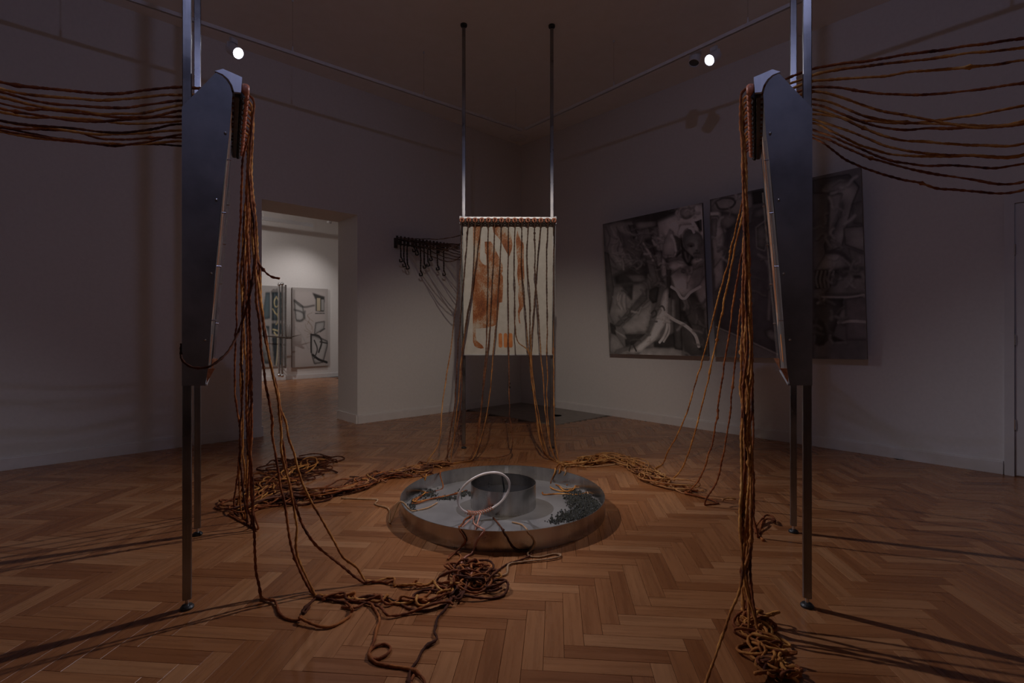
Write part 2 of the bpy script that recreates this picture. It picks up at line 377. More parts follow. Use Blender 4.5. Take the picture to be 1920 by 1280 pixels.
# ------------------------------------------------------------------ ceiling tracks
TZ = 4.50
TC = P3(980, 244, K*(TZ-H)/(HY-244)); TL = P3(250, 0, K*(TZ-H)/HY); TR = P3(1485, 8, K*(TZ-H)/(HY-8))
uL = (TL-TC).normalized(); uR = (TR-TC).normalized()
def track(a, d, L, label, wires):
    root = empty('ceiling_track', a); tag(root, label, 'track')
    sd = Vector((-d.y, d.x, 0)); M3 = Matrix((d, sd, Vector((0, 0, 1)))).transposed()
    bm = bmesh.new()                                  # channel section: web and two lips
    bx(bm, d*L/2+Vector((0, 0, 0.012)), (L, 0.034, 0.008), M3)
    for s_ in (-1, 1): bx(bm, d*L/2+sd*0.0145*s_+Vector((0, 0, -0.006)), (L, 0.005, 0.028), M3)
    obj('rail', bm, M['white'], root)
    bm = bmesh.new(); bx(bm, d*L/2+Vector((0, 0, 0.002)), (L-0.06, 0.020, 0.010), M3); obj('conductor', bm, M['black'], root)
    for t_ in wires:
        bm = bmesh.new(); p = d*t_; cyl(bm, p+Vector((0, 0, 0.016)), p+Vector((0, 0, CZ-TZ-0.02)), 0.0022, seg=6)
        obj('hanging_wire', bm, M['chrome'], root)
        bm = bmesh.new(); cyl(bm, p+Vector((0, 0, 0.014)), p+Vector((0, 0, 0.075)), 0.010, 0.006, 10); obj('wire_clamp', bm, M['white'], root)
        bm = bmesh.new(); cyl(bm, p+Vector((0, 0, CZ-TZ-0.03)), p+Vector((0, 0, CZ-TZ)), 0.012, seg=10); obj('ceiling_anchor', bm, M['white'], root)
    return root
track(TC+uL*0.02, uL, 7.2, 'long white lighting track hanging along the left wall', (0.12, 1.7, 3.35, 5.2))
track(TC+uR*0.06, uR, 7.2, 'long white lighting track hanging along the right wall', (1.7, 3.4, 5.2))

def spotlight(pos, aim, label, lens, power=0, color=(1, 1, 1), size=150, blend=0.3, top=None, rad=0.05, cat='spotlight', cans=0.17):
    """track lamp: adapter under the rail, arm, cylindrical can turned towards aim, lens"""
    pos, aim = Vector(pos), Vector(aim); d = (aim-pos).normalized()
    root = empty('track_spotlight', pos); tag(root, label, cat, 'track spotlights')
    topz = (TZ if top is None else top)-pos.z-0.022
    q = d.to_track_quat('Z', 'Y').to_matrix()
    bm = bmesh.new(); hz = Vector((d.x, d.y, 0)).normalized(); sd = Vector((-hz.y, hz.x, 0))
    back = -d*cans*0.55
    bx(bm, Vector((back.x, back.y, topz-0.02)), (0.07, 0.03, 0.045), Matrix((sd, hz, Vector((0, 0, 1)))).transposed(), 0.004); obj('adapter', bm, M['white'], root)
    bm = bmesh.new()
    cyl(bm, Vector((back.x, back.y, topz-0.04)), Vector((back.x, back.y, 0.055+back.z)), 0.008, seg=10)
    for s_ in (-1, 1): cyl(bm, back+sd*0.068*s_, Vector((back.x, back.y, 0.055+back.z))+sd*0.068*s_, 0.006, seg=8)
    cyl(bm, Vector((back.x, back.y, 0.055+back.z))-sd*0.068, Vector((back.x, back.y, 0.055+back.z))+sd*0.068, 0.006, seg=8)
    obj('arm', bm, M['white'], root)
    bm = bmesh.new(); lathe(bm, [(0.061, 0.0), (0.061, -cans*0.8), (0.045, -cans), (0.02, -cans), (0.02, -cans+0.01), (0.04, -cans*0.9), (0.054, -cans*0.75), (0.054, 0.0)], (0, 0, 0), 28, q)
    obj('can', bm, M['white'], root)
    bm = bmesh.new(); lathe(bm, [(0.001, -0.012), (0.053, -0.012), (0.053, -0.02), (0.001, -0.02)], (0, 0, 0), 28, q, close=False)
    obj('lens', bm, M[lens], root)
    if power:
        l = bpy.data.lights.new('spot_beam', 'SPOT'); l.energy = power; l.color = color; l.spot_size = math.radians(size); l.spot_blend = blend
        l.shadow_soft_size = rad
        lo = bpy.data.objects.new('spot_beam', l); COL.objects.link(lo); lo.parent = root
        lo.rotation_euler = (-d).to_track_quat('Z', 'Y').to_euler(); lo.location = d*0.012
    return root
LP = P3(447, 100, 5.26); RP = P3(1330, 113, 5.41)
spotlight(LP, (2.6, 2.6, 0.0), 'lit bluish white spotlight glaring from the left track', 'lens', BLUE_W, BLUE_C, 60, 1.0)
spotlight(RP, (-2.8, 2.6, 0.0), 'lit bluish white spotlight glaring from the right track', 'lens', BLUE_W, BLUE_C, 60, 1.0)
p = P3(1301, 122, 5.62); spotlight(p+Vector((0, 0, 0.02)), p+Vector((-0.3, -0.25, -1.0)), 'unlit white spotlight beside the lit one on the right track', 'lens_off')
# lamps on a short bar over the viewer (out of frame): one for the middle frame, one wide for tray and floor
bm = bmesh.new(); bx(bm, (0.05, 0.85, TZ+0.005), (2.2, 0.034, 0.034))
bar = tag(obj('ceiling_track', bm, M['white']), 'short white lighting track above the camera', 'track')
for xx in (-0.9, 1.0):
    bm = bmesh.new(); cyl(bm, (xx, 0.85, TZ+0.02), (xx, 0.85, CZ), 0.003, seg=6); obj('hanging_wire', bm, M['chrome'], bar)
spotlight((0.08, 0.92, 4.34), (0.0, 6.9, 0.0), 'warm lit spotlight above the camera aimed at the middle frame', 'lens_warm', WARM_W, WARM_C, 54, 0.7, rad=0.03)
spotlight((-0.35, 0.92, 4.38), (-4.3, 6.2, 2.4), 'cool lit spotlight above the camera aimed at the left wall', 'lens', SIDE_W, SIDE_C, 88, 0.7, rad=0.03)
spotlight((0.45, 0.92, 4.38), (4.3, 6.0, 2.4), 'cool lit spotlight above the camera aimed at the right wall', 'lens', SIDE_W, SIDE_C, 88, 0.7, rad=0.03)

# ------------------------------------------------------------------ ceiling detector, wall socket
dp = P3(972, 258, K*(CZ-H)/(HY-258)); bm = bmesh.new()
lathe(bm, [(0.17, 0), (0.17, -0.02), (0.14, -0.035), (0.0005, -0.035)], (0, 0, 0), 32, close=False)
o = tag(obj('ceiling_disc', bm, M['plastic']), 'round white fitting on the ceiling in the far corner', 'fitting'); o.location = (dp.x, dp.y, CZ)
bm = bmesh.new(); lathe(bm, [(0.05, -0.0351), (0.05, -0.05), (0.04, -0.056), (0.0005, -0.056)], (0, 0, 0), 24, close=False); obj('cap', bm, M['plastic'], o)
sp = RM(0.0, 0.32, 0.36); sk = empty('wall_socket', sp); tag(sk, 'small white wall socket low on the left wall by the corner', 'socket')
M3 = Matrix((eL, eR, Vector((0, 0, 1)))).transposed()
bm = bmesh.new(); bx(bm, eR*0.006, (0.08, 0.012, 0.15), M3, 0.003); obj('cover_plate', bm, M['plastic'], sk)
for z in (-0.037, 0.037):
    bm = bmesh.new(); cyl(bm, eR*0.0121+Vector((0, 0, z)), eR*0.014+Vector((0, 0, z)), 0.022, seg=20); obj('outlet', bm, M['black'], sk)

# ------------------------------------------------------------------ paintings
def homography(src, dst):
    A, B_ = [], []
    for (x, y), (u, v) in zip(src, dst):
        A += [[x, y, 1, 0, 0, 0, -u*x, -u*y], [0, 0, 0, x, y, 1, -v*x, -v*y]]; B_ += [u, v]
    h = np.linalg.solve(np.array(A, float), np.array(B_, float)); return np.append(h, 1).reshape(3, 3)
def hmap(Hm, pts):
    q = np.hstack([np.array(pts, float), np.ones((len(pts), 1))]) @ Hm.T; return q[:, :2]/q[:, 2:]
def blur(a, r):
    r = max(1, int(r))
    for _ in range(2):
        for ax in (0, 1):
            pad = [(0, 0), (0, 0)]; pad[ax] = (r+1, r)
            c = np.cumsum(np.pad(a, pad, mode='edge'), axis=ax); n = a.shape[ax]
            a = (np.take(c, np.arange(2*r+1, 2*r+1+n), axis=ax)-np.take(c, np.arange(0, n), axis=ax))/(2*r+1)
    return a
class Paint:
    def __init__(s, W, Hh, quad, bg):
        s.W, s.H = W, Hh; s.k = W/190 if W > 150 else 1.0; s.Hm = homography(quad, [(0, 0), (W-1, 0), (W-1, Hh-1), (0, Hh-1)])
        s.img = np.ones((Hh, W, 3))*np.array(bg)
        s.yy, s.xx = np.mgrid[0:Hh, 0:W].astype(float)
    def mask(s, poly):
        P = hmap(s.Hm, poly); inside = np.zeros((s.H, s.W), bool); n = len(P)
        for i in range(n):
            x0, y0 = P[i]; x1, y1 = P[(i+1) % n]
            if y0 == y1: continue
            c = ((y0 > s.yy) != (y1 > s.yy)) & (s.xx < (x1-x0)*(s.yy-y0)/(y1-y0)+x0); inside ^= c
        return inside.astype(float)
    def form(s, poly, edge, centre, r=8, soft=1, rim=None, dirn=None):
        r = r*s.k; m0 = s.mask(poly); b_ = blur(m0, r); m1 = blur(m0, soft) if soft else m0
        k = np.clip((b_-0.45)/0.5, 0, 1)
        if dirn is not None:                        # painted modelling of the form
            gx = np.gradient(blur(b_, 3), axis=1)*dirn[0]+np.gradient(blur(b_, 3), axis=0)*dirn[1]
            k = np.clip(k+gx*r*2.2, 0, 1)
        c = np.array(edge)*(1-k[..., None])+np.array(centre)*k[..., None]
        s.img = s.img*(1-m1[..., None])+c*m1[..., None]
        if rim is None and s.k > 1:                     # thin dark contour along one side of each form
            e = np.clip(m1*(1-blur(m0, 2*s.k))*2.2, 0, 1); e = np.roll(e, (-1, -1), (0, 1))[..., None]*0.55; s.img = s.img*(1-e)
        if rim is not None:
            e = np.clip(blur(m0, 1)*(1-blur(m0, 1))*4, 0, 1)[..., None]*0.8; s.img = s.img*(1-e)+np.array(rim)*e
    def stroke(s, pts, wd, tone, soft=1, op=1.0):
        wd = wd*s.k; soft = 1 if soft else 0
        P = hmap(s.Hm, catmull([(x, y, 0) for x, y in pts], 6.0)[:, :2])
        m_ = np.zeros((s.H, s.W))
        for x, y in P:
            r = int(wd)+2; x0, y0 = int(x), int(y)
            ys, xs = slice(max(0, y0-r), min(s.H, y0+r+1)), slice(max(0, x0-r), min(s.W, x0+r+1))
            if ys.start >= ys.stop or xs.start >= xs.stop: continue
            m_[ys, xs] = np.maximum(m_[ys, xs], np.clip(wd/2+0.7-np.hypot(s.xx[ys, xs]-x, s.yy[ys, xs]-y), 0, 1))
        m_ = (blur(m_, soft) if soft else m_)*op; s.img = s.img*(1-m_[..., None])+np.array(tone)*m_[..., None]
    def ell(s, c, rx, ry, edge, centre, r=8, rot=0, **kw):
        t = np.linspace(0, 2*math.pi, 28, endpoint=False); cr, sr = math.cos(rot), math.sin(rot)
        s.form([(c[0]+rx*math.cos(a)*cr-ry*math.sin(a)*sr, c[1]+rx*math.cos(a)*sr+ry*math.sin(a)*cr) for a in t], edge, centre, r, **kw)
    def folds(s, poly, n, seed, lo=.05, hi=.45, L=60):
        """small painted creases and highlights inside an area"""
        r_ = np.random.default_rng(seed); P = np.array(poly, float); lo_, hi_ = P.min(0), P.max(0); done = 0; ang = r_.uniform(0, 6.28)
        m0 = s.mask(poly)
        for _ in range(n*6):
            if done >= n: break
            c = r_.uniform(lo_, hi_); q = hmap(s.Hm, [c])[0]; ix, iy = int(q[0]), int(q[1])
            if not (0 <= ix < s.W and 0 <= iy < s.H) or m0[iy, ix] < .5: continue
            done += 1; a = ang+r_.normal()*.6; pts = [c]
            for k in range(4): a += r_.normal()*.5; pts.append(pts[-1]+np.array([math.cos(a), math.sin(a)])*L/4)
            pts = np.array(pts); base = s.img[iy, ix].mean(); w_ = r_.uniform(1.2, 3.2)
            s.stroke(pts+np.array([2.5, 3.5]), w_*1.4, g(max(.01, base*.35)), 1, .75); s.stroke(pts, w_, g(min(hi, base*1.9+.04)), 1, .6)
    def mottle(s, amp):
        a = rng.normal(size=(s.H, s.W)); n = blur(a, 5)*9+blur(a, 2)*2.2; s.img = s.img*np.clip(1+amp*n, 0.5, 1.6)[..., None]
def g(v, t=(1, 0.97, 0.95)): return (v*t[0], v*t[1], v*t[2])
def canvas(name, img, TLp, TRp, BRp, BLp, thick, label, matb):
    """stretched canvas: painted front as a fine grid, sides and back of plain cloth"""
    Hh, W, _ = img.shape; base = (BLp+BRp)/2; root = empty(name, base)
    tag(root, label, 'painting')
    u = np.linspace(0, 1, W)[None, :, None]; v = np.linspace(0, 1, Hh)[:, None, None]
    q = [np.array(p-base) for p in (TLp, TRp, BRp, BLp)]
    G = (q[0]*(1-u)+q[1]*u)*(1-v)+(q[3]*(1-u)+q[2]*u)*v
    i = np.arange(Hh-1)[:, None]*W+np.arange(W-1)[None]
    F = np.stack([i, i+W, i+W+1, i+1], -1).reshape(-1, 4)
    me = bpy.data.meshes.new('painted_face'); me.from_pydata(G.reshape(-1, 3).tolist(), [], F.tolist())
    at = me.color_attributes.new('paint', 'FLOAT_COLOR', 'POINT')
    c = np.ones((Hh*W, 4)); c[:, :3] = np.clip(img.reshape(-1, 3), 0.004, 0.9); at.data.foreach_set('color', c.reshape(-1))
    link('painted_face', me, M['paint'], root)
    n = (TRp-TLp).cross(BLp-TLp).normalized(); n = -n if n.dot(Vector((0, 0, H))-base) < 0 else n
    bm = bmesh.new(); prism(bm, [p-base-n*0.0008 for p in (TLp, TRp, BRp, BLp)], -n*thick); obj('stretcher', bm, matb, root)
    return root
M['cloth'] = simple('canvas_cloth', (0.16, 0.14, 0.13), (0.22, 0.19, 0.18), 0.8, scale=40)
# --- right wall, left canvas
p = Paint(256, 318, [(78, 230), (795, 75), (848, 1185), (128, 1160)], g(0.13)); FM = p.form; ST = p.stroke
FM([(85, 235), (300, 190), (330, 340), (370, 470), (200, 570), (110, 520)], g(.12), g(.24), 14, 2)
for k in range(6):
    x = 100+k*38; ST([(x, 250), (x+30, 330), (x+10, 420), (x+70, 520)], 3, g(.32 if k % 2 else .07), 1, .7)
FM([(470, 190), (640, 105), (800, 78), (812, 330), (640, 480), (500, 480)], g(.30), g(.50), 16, 3)
FM([(165, 215), (450, 145), (640, 112), (600, 160), (470, 215), (300, 205)], g(.02), g(.03), 6, 3)
FM([(290, 215), (470, 205), (475, 250), (330, 275)], g(.06), g(.3), 6, 1)
FM([(260, 240), (300, 235), (330, 300), (300, 340)], g(.03), g(.12), 5, 1)
FM([(180, 280), (330, 350), (390, 460), (260, 480)], g(.07), g(.12), 8, 3)
FM([(380, 340), (450, 330), (470, 470), (400, 490)], g(.02), g(.05), 6, 2)
FM([(155, 600), (330, 520), (400, 500), (415, 600), (360, 640), (170, 660)], g(.015), g(.06), 10, 3)
FM([(230, 590), (380, 590), (400, 640), (300, 650)], g(.08), g(.2), 6, 3)
FM([(92, 430), (122, 440), (165, 720), (125, 880)], g(.06), g(.08), 5, 1)
FM([(160, 680), (405, 650), (412, 700), (300, 830), (165, 960), (128, 880)], g(.14), g(.25), 12, 2)
for k in range(5): ST([(190+k*14, 740), (175+k*18, 790), (205+k*12, 840)], 2, g(.36 if k % 2 else .1), 1, .8)
FM([(215, 670), (295, 665), (290, 780), (255, 740)], g(.02), g(.05), 5, 2)
FM([(168, 962), (400, 690), (402, 770), (200, 966)], g(.07), g(.09), 5, 1)
FM([(215, 968), (420, 775), (442, 785), (420, 1000), (250, 1022)], g(.2), g(.30), 10, 1)
FM([(130, 935), (170, 960), (175, 1030), (140, 1010)], g(.02), g(.03), 3, 1)
FM([(240, 1022), (395, 1022), (345, 1090), (245, 1110)], g(.02), g(.035), 5, 1)
FM([(165, 985), (240, 1030), (250, 1055), (175, 1010)], g(.3), g(.45), 3, 1)
FM([(135, 1010), (180, 1030), (250, 1130), (150, 1160), (130, 1150)], g(.14), g(.24), 7, 1)
FM([(450, 1080), (600, 1010), (610, 1130), (450, 1115)], g(.02), g(.03), 5, 1)
FM([(350, 1120), (610, 1120), (660, 1140), (660, 1180), (340, 1170)], g(.18), g(.28), 6, 2)
FM([(570, 690), (640, 700), (662, 1140), (603, 1130)], g(.025), g(.06), 5, 1)
FM([(575, 765), (602, 770), (605, 930), (575, 900)], g(.15), g(.32), 4, 1)
FM([(640, 770), (740, 715), (812, 840), (845, 1175), (690, 1180), (660, 1100)], g(.03), g(.09), 14, 2)
FM([(650, 850), (690, 930), (640, 930)], g(.03), g(.04), 3, 1)
ST([(665, 860), (720, 980), (790, 1130)], 5, g(.02), 1)
FM([(745, 700), (832, 590), (842, 830), (800, 836)], g(.18), g(.32), 8, 1)
FM([(410, 255), (450, 265), (492, 400), (545, 545), (535, 655), (490, 640), (465, 480)], g(.06), g(.42), 8, 1, dirn=(-1, 0))
FM([(450, 420), (510, 420), (505, 520), (470, 560)], g(.05), g(.35), 6, 1)
FM([(360, 365), (420, 430), (450, 520), (480, 640), (430, 690), (410, 560)], g(.1), g(.2), 8, 1)
ST([(370, 370), (410, 430), (440, 490)], 3, g(.45), 1)
FM([(415, 700), (490, 660), (470, 790), (440, 800), (412, 760)], g(.015), g(.04), 5, 1)
FM([(535, 480), (575, 470), (570, 760), (548, 760)], g(.02), g(.08), 4, 1)
FM([(520, 640), (552, 700), (545, 880), (520, 960), (460, 1060), (340, 1150), (230, 1162), (165, 1165), (175, 1135), (300, 1095), (395, 1010), (430, 900), (468, 800), (492, 690)], g(.12), g(.60), 9, 1, dirn=(-1, -1))
ST([(430, 870), (455, 850), (465, 880), (440, 900)], 3, g(.05), 0); ST([(480, 830), (510, 820), (530, 860)], 3, g(.1), 0)
ST([(420, 930), (470, 930)], 3, g(.1), 0); ST([(300, 1100), (320, 1140)], 3, g(.05), 0); ST([(255, 1105), (275, 1100), (270, 1140)], 3, g(.05), 0)
ST([(530, 860), (545, 960), (520, 1040), (490, 1080)], 4, g(.45), 0); ST([(555, 900), (560, 1000), (520, 1075)], 3, g(.4), 0)
ST([(540, 880), (600, 920), (680, 962), (750, 1030), (778, 1110)], 5, g(.48), 0)
FM([(500, 330), (600, 300), (610, 420), (520, 470)], g(.3), g(.42), 10, 2)
ST([(585, 300), (612, 360), (600, 440)], 4, g(.62), 1); FM([(600, 310), (640, 330), (640, 440), (612, 460)], g(.1), g(.25), 6, 1)
FM([(640, 130), (745, 100), (765, 130), (710, 190), (640, 185)], g(.25), g(.45), 7, 1); ST([(700, 190), (745, 160), (755, 110)], 4, g(.6), 1)
FM([(730, 205), (800, 185), (805, 300), (760, 250)], g(.03), g(.05), 4, 1, rim=g(.6))
FM([(545, 475), (650, 455), (695, 525), (600, 560), (548, 545)], g(.12), g(.5), 8, 1, dirn=(0, -1))
FM([(570, 600), (640, 540), (700, 575), (812, 530), (800, 640), (770, 690), (662, 752), (600, 690)], g(.18), g(.50), 14, 1, dirn=(1, -.5))
ST([(575, 680), (612, 705), (662, 765), (715, 720), (785, 680)], 4, g(.7), 0); ST([(690, 560), (695, 600), (690, 690)], 3, g(.22), 1)
FM([(640, 410), (690, 430), (760, 520), (700, 530), (655, 470)], g(.02), g(.05), 5, 1)
FM([(700, 490), (770, 470), (820, 480), (790, 520), (720, 525)], g(.25), g(.55), 5, 1)
FM([(630, 240), (740, 225), (690, 260), (640, 320)], g(.5), g(.6), 5, 1)
def ZH(L): return [((x/9.85+130)*3.88, (y/9.85+30)*3.88) for x, y in L]
FM(ZH([(350, 300), (560, 290), (610, 350), (520, 352), (440, 395), (380, 480), (325, 525), (285, 480)]), g(.5), g(.62), 4, 1)
FM(ZH([(360, 480), (400, 690), (470, 780), (590, 890), (560, 1045), (480, 1025), (400, 900), (345, 700), (335, 560)]), g(.015), g(.03), 5, 1)
ST(ZH([(430, 800), (450, 900), (480, 970)]), 2, g(.14), 1); ST(ZH([(520, 860), (500, 960)]), 2, g(.10), 1)
FM(ZH([(500, 365), (580, 395), (680, 430), (740, 500), (762, 600), (748, 690), (716, 770), (704, 860), (660, 888), (600, 872), (540, 832), (470, 765), (402, 690), (375, 600), (380, 500), (430, 400)]), g(.085, (.95, 1, .98)), g(.235, (.96, 1, .98)), 11, 1, dirn=(-.3, -.5))
p.ell(ZH([(545, 672)])[0], 26, 13, g(.10), g(.06), 4); p.ell(ZH([(548, 690)])[0], 9, 6, g(.02), g(.01), 3); ST(ZH([(490, 655), (545, 640), (590, 660)]), 2.5, g(.09), 1)
p.ell(ZH([(715, 665)])[0], 10, 12, g(.09), g(.06), 3); ST(ZH([(628, 650), (640, 710), (652, 752)]), 3, g(.27), 1); p.ell(ZH([(655, 768)])[0], 9, 5, g(.03), g(.02), 2)
ST(ZH([(690, 560), (700, 640), (690, 740)]), 4, g(.13), 1); ST(ZH([(500, 750), (545, 800), (590, 835)]), 5, g(.27), 1, .7)
ST(ZH([(598, 826), (640, 812), (690, 822)]), 3.5, g(.05), 1); ST(ZH([(610, 850), (650, 858), (690, 848)]), 3, g(.13), 1)
ST(ZH([(505, 352), (555, 368), (592, 435)]), 3.5, g(.75), 0)
FM(ZH([(560, 940), (620, 900), (720, 905), (760, 930), (700, 980), (640, 1030), (580, 1030), (540, 1000)]), g(.22), g(.5), 5, 1); ST(ZH([(640, 930), (660, 970), (640, 1020)]), 2, g(.06), 1); ST(ZH([(690, 920), (720, 950)]), 2, g(.08), 1)
FM(ZH([(640, 240), (680, 225), (730, 440), (690, 420)]), g(.015), g(.03), 3, 1); ST(ZH([(575, 300), (570, 225), (640, 205), (740, 160)]), 4, g(.62), 0)
FM(ZH([(370, 0), (600, 0), (540, 150), (420, 190), (340, 110)]), g(.20), g(.40), 7, 1); ST(ZH([(380, 140), (420, 180), (520, 160), (600, 40)]), 3, g(.10), 1)
FM(ZH([(150, 380), (220, 430), (260, 620), (260, 780), (230, 870), (40, 860), (20, 650)]), g(.26), g(.48), 10, 1); ST(ZH([(180, 500), (245, 600), (262, 760)]), 4, g(.66), 1)
FM(ZH([(215, 490), (300, 540), (345, 640), (330, 760), (285, 770), (255, 620)]), g(.07), g(.26), 6, 1); FM(ZH([(250, 880), (350, 770), (360, 820), (270, 890)]), g(.02), g(.03), 3, 1)
p.ell(ZH([(405, 1150)])[0], 16, 12, g(.10), g(.05), 4)
p.folds([(100, 240), (380, 250), (420, 560), (120, 560)], 34, 3, L=70); p.folds([(130, 680), (420, 660), (420, 1000), (150, 960)], 16, 5, L=55); p.folds([(410, 260), (560, 300), (560, 700), (420, 700)], 26, 7, hi=.55, L=45)
p.folds([(470, 780), (550, 880), (500, 1050), (200, 1160), (420, 900)], 16, 9, hi=.65, L=35); p.folds([(640, 760), (830, 740), (830, 1160), (660, 1160)], 18, 11, hi=.22, L=70); p.folds([(560, 480), (800, 500), (700, 700)], 9, 13, hi=.6, L=40); p.folds([(480, 120), (790, 90), (700, 250)], 8, 15, hi=.55, L=60)
p.mottle(.10)
def RW(px, py, off):                                   # point seen at a pixel, off the right wall by off
    r = (px-960)/K; o_ = RM(0, off); a = (r*o_.y-o_.x)/(eR.x-r*eR.y); q = RM(a, off); return Vector((q.x, q.y, H+(HY-py)/K*q.y))
canvas('wall_canvas', np.clip(1.65*p.img**.9, 0, .88), RW(1130, 420, .31), RW(1316, 380, .31), RW(1328, 668, .13), RW(1143, 663, .13), 0.04, 'grey painting of a bald figure and tangled limbs, tilted off the right wall', M['cloth'])
# --- right wall, right canvas
p = Paint(266, 314, [(70, 235), (972, 42), (1010, 1195), (96, 1185)], g(.07, (1, .96, 1))); FM = p.form; ST = p.stroke
FM([(72, 238), (230, 205), (330, 195), (335, 285), (230, 330), (140, 300), (80, 330)], g(.10), g(.26), 9, 1)
ST([(110, 240), (160, 225), (220, 240), (200, 280), (130, 290), (105, 255)], 3, g(.05), 0); ST([(75, 320), (130, 325), (165, 450), (165, 540), (110, 640)], 4, g(.45), 1)
FM([(74, 335), (122, 335), (165, 455), (160, 560), (95, 650)], g(.2), g(.42), 9, 1)
FM([(80, 350), (112, 350), (105, 450), (85, 470)], g(.12), g(.26), 5, 1, rim=g(.06))
FM([(92, 645), (145, 585), (155, 700), (98, 780)], g(.24), g(.34), 6, 1)
FM([(130, 310), (230, 330), (240, 360), (180, 420), (140, 400)], g(.05), g(.2), 7, 2)
FM([(325, 188), (405, 170), (408, 250), (330, 265)], g(.008), g(.012), 3, 1)
FM([(150, 420), (430, 340), (470, 900), (470, 1165), (105, 1000), (160, 700)], g(.035, (1, .96, 1.05)), g(.06, (1, .95, 1.06)), 14, 3)
FM([(345, 400), (400, 360), (415, 470), (400, 540), (350, 520)], g(.03), g(.12), 5, 1, rim=g(.16)); ST([(360, 560), (410, 600), (430, 700), (420, 950)], 3, g(.16), 1)
FM([(330, 300), (420, 270), (425, 330), (330, 350)], g(.05), g(.14), 6, 2)
FM([(395, 1025), (440, 1005), (475, 1050), (475, 1110), (410, 1060)], g(.06), g(.22), 5, 1)
FM([(105, 1000), (480, 1168), (480, 1190), (98, 1188)], g(.10), g(.13), 5, 1); ST([(105, 1000), (290, 1080), (480, 1168)], 2, g(.2), 0)
FM([(480, 130), (690, 90), (690, 1190), (490, 1190)], g(.04), g(.09), 20, 2)
FM([(690, 120), (900, 85), (962, 160), (925, 250), (885, 400), (860, 510), (765, 548), (755, 505), (825, 310), (862, 200), (690, 195)], g(.035), g(.26), 11, 1, rim=g(.012), dirn=(-.5, -.6))
FM([(790, 215), (862, 195), (850, 300), (775, 470)], g(.14), g(.20), 8, 1); FM([(690, 200), (790, 190), (780, 420), (700, 480)], g(.05), g(.07), 10, 2)
FM([(925, 260), (985, 240), (985, 380), (930, 380)], g(.06), g(.11), 8, 1)
FM([(870, 400), (985, 388), (990, 540), (880, 500)], g(.10), g(.2), 9, 1, rim=g(.03))
FM([(770, 545), (860, 540), (912, 640), (700, 662), (740, 600)], g(.10), g(.22), 8, 1); ST([(770, 545), (850, 550), (900, 600), (910, 640), (880, 645)], 5, g(.03), 1)
FM([(900, 520), (995, 560), (1000, 640), (930, 640)], g(.10), g(.2), 9, 1)
FM([(700, 655), (845, 650), (810, 750), (700, 770)], g(.01), g(.025), 5, 1)
for k in range(5): ST([(715+k*24, 660), (705+k*24, 710), (715+k*22, 755)], 2, g(.11), 0, .8)
FM([(850, 650), (1000, 645), (1000, 800), (760, 805), (800, 740)], g(.06), g(.13), 9, 1); ST([(930, 692), (1000, 690)], 4, g(.02), 1); ST([(730, 815), (900, 815), (990, 800)], 2, g(.22), 0)
FM([(695, 825), (870, 825), (862, 900), (800, 1060), (740, 1110), (695, 950)], g(.015), g(.04), 8, 1)
FM([(860, 880), (900, 830), (880, 1000), (830, 960)], g(.08), g(.22), 5, 1)
FM([(880, 830), (1000, 815), (1008, 1080), (890, 1080)], g(.07, (1, .92, .98)), g(.10, (1, .92, .98)), 8, 1); ST([(840, 970), (920, 960), (1005, 965)], 3, g(.25), 0)
FM([(795, 1045), (880, 1085), (800, 1090)], g(.008), g(.01), 3, 1); FM([(690, 960), (740, 960), (770, 1080), (720, 1120)], g(.03), g(.16), 6, 1)
for k in range(4): ST([(695+k*16, 970), (715+k*14, 1030), (705+k*14, 1100)], 3, g(.01), 1)
p.folds([(80, 240), (330, 205), (330, 330), (150, 640), (90, 640)], 16, 21, hi=.4, L=60); p.folds([(690, 110), (960, 120), (860, 520), (770, 540)], 14, 23, hi=.35, L=80); p.folds([(700, 560), (1000, 560), (1000, 820), (700, 820)], 22, 25, hi=.3, L=60)
p.folds([(690, 830), (900, 830), (880, 1100), (700, 1100)], 14, 27, hi=.25, L=60); p.folds([(150, 420), (450, 360), (460, 1000), (180, 800)], 14, 29, hi=.14, L=90)
p.mottle(.10)
canvas('wall_canvas', np.clip(1.75*p.img**.9, 0, .88), RW(1331, 374, .31), RW(1614, 313, .31), RW(1626, 674, .13), RW(1341, 669, .13), 0.04, 'dark grey painting of bones and folds, partly behind the right steel frame', M['cloth'])
# --- next room
def NW(px, py, off):                                   # point on the next room's back wall seen at a pixel
    r = (px-960)/K; base = RM(NB+off, 0); b_ = (base.x-r*base.y)/(r*eL.y-eL.x)
    q = RM(NB+off, b_); return Vector((q.x, q.y, H+(HY-py)/K*q.y))
def nquad(pts, off): return [NW(480+x/3.657, 370+y/3.657, off) for x, y in pts]
qq = [(248, 616), (493, 628), (493, 1152), (248, 1166)]
p = Paint(90, 170, qq, (.42, .385, .37)); FM = p.form; ST = p.stroke
FM([(262, 640), (480, 645), (480, 1140), (262, 1150)], (.45, .41, .395), (.50, .455, .44), 8, 2)
FM([(262, 700), (320, 745), (330, 830), (300, 850), (275, 840)], g(.42), g(.5), 6, 1, rim=g(.04)); ST([(262, 710), (320, 750), (400, 740)], 3, g(.04), 1); ST([(262, 770), (320, 790), (335, 830)], 3, g(.05), 1); ST([(280, 845), (320, 840), (335, 780)], 4, g(.12), 1)
FM([(385, 652), (470, 680), (468, 785), (408, 780), (408, 700)], g(.03), g(.05), 3, 1); FM([(418, 690), (440, 690), (440, 778), (418, 778)], (.45, .38, .27), (.5, .43, .3), 2, 0); FM([(448, 700), (464, 700), (464, 775), (448, 775)], g(.3), g(.35), 2, 0); ST([(408, 795), (468, 795)], 2, g(.05), 0)
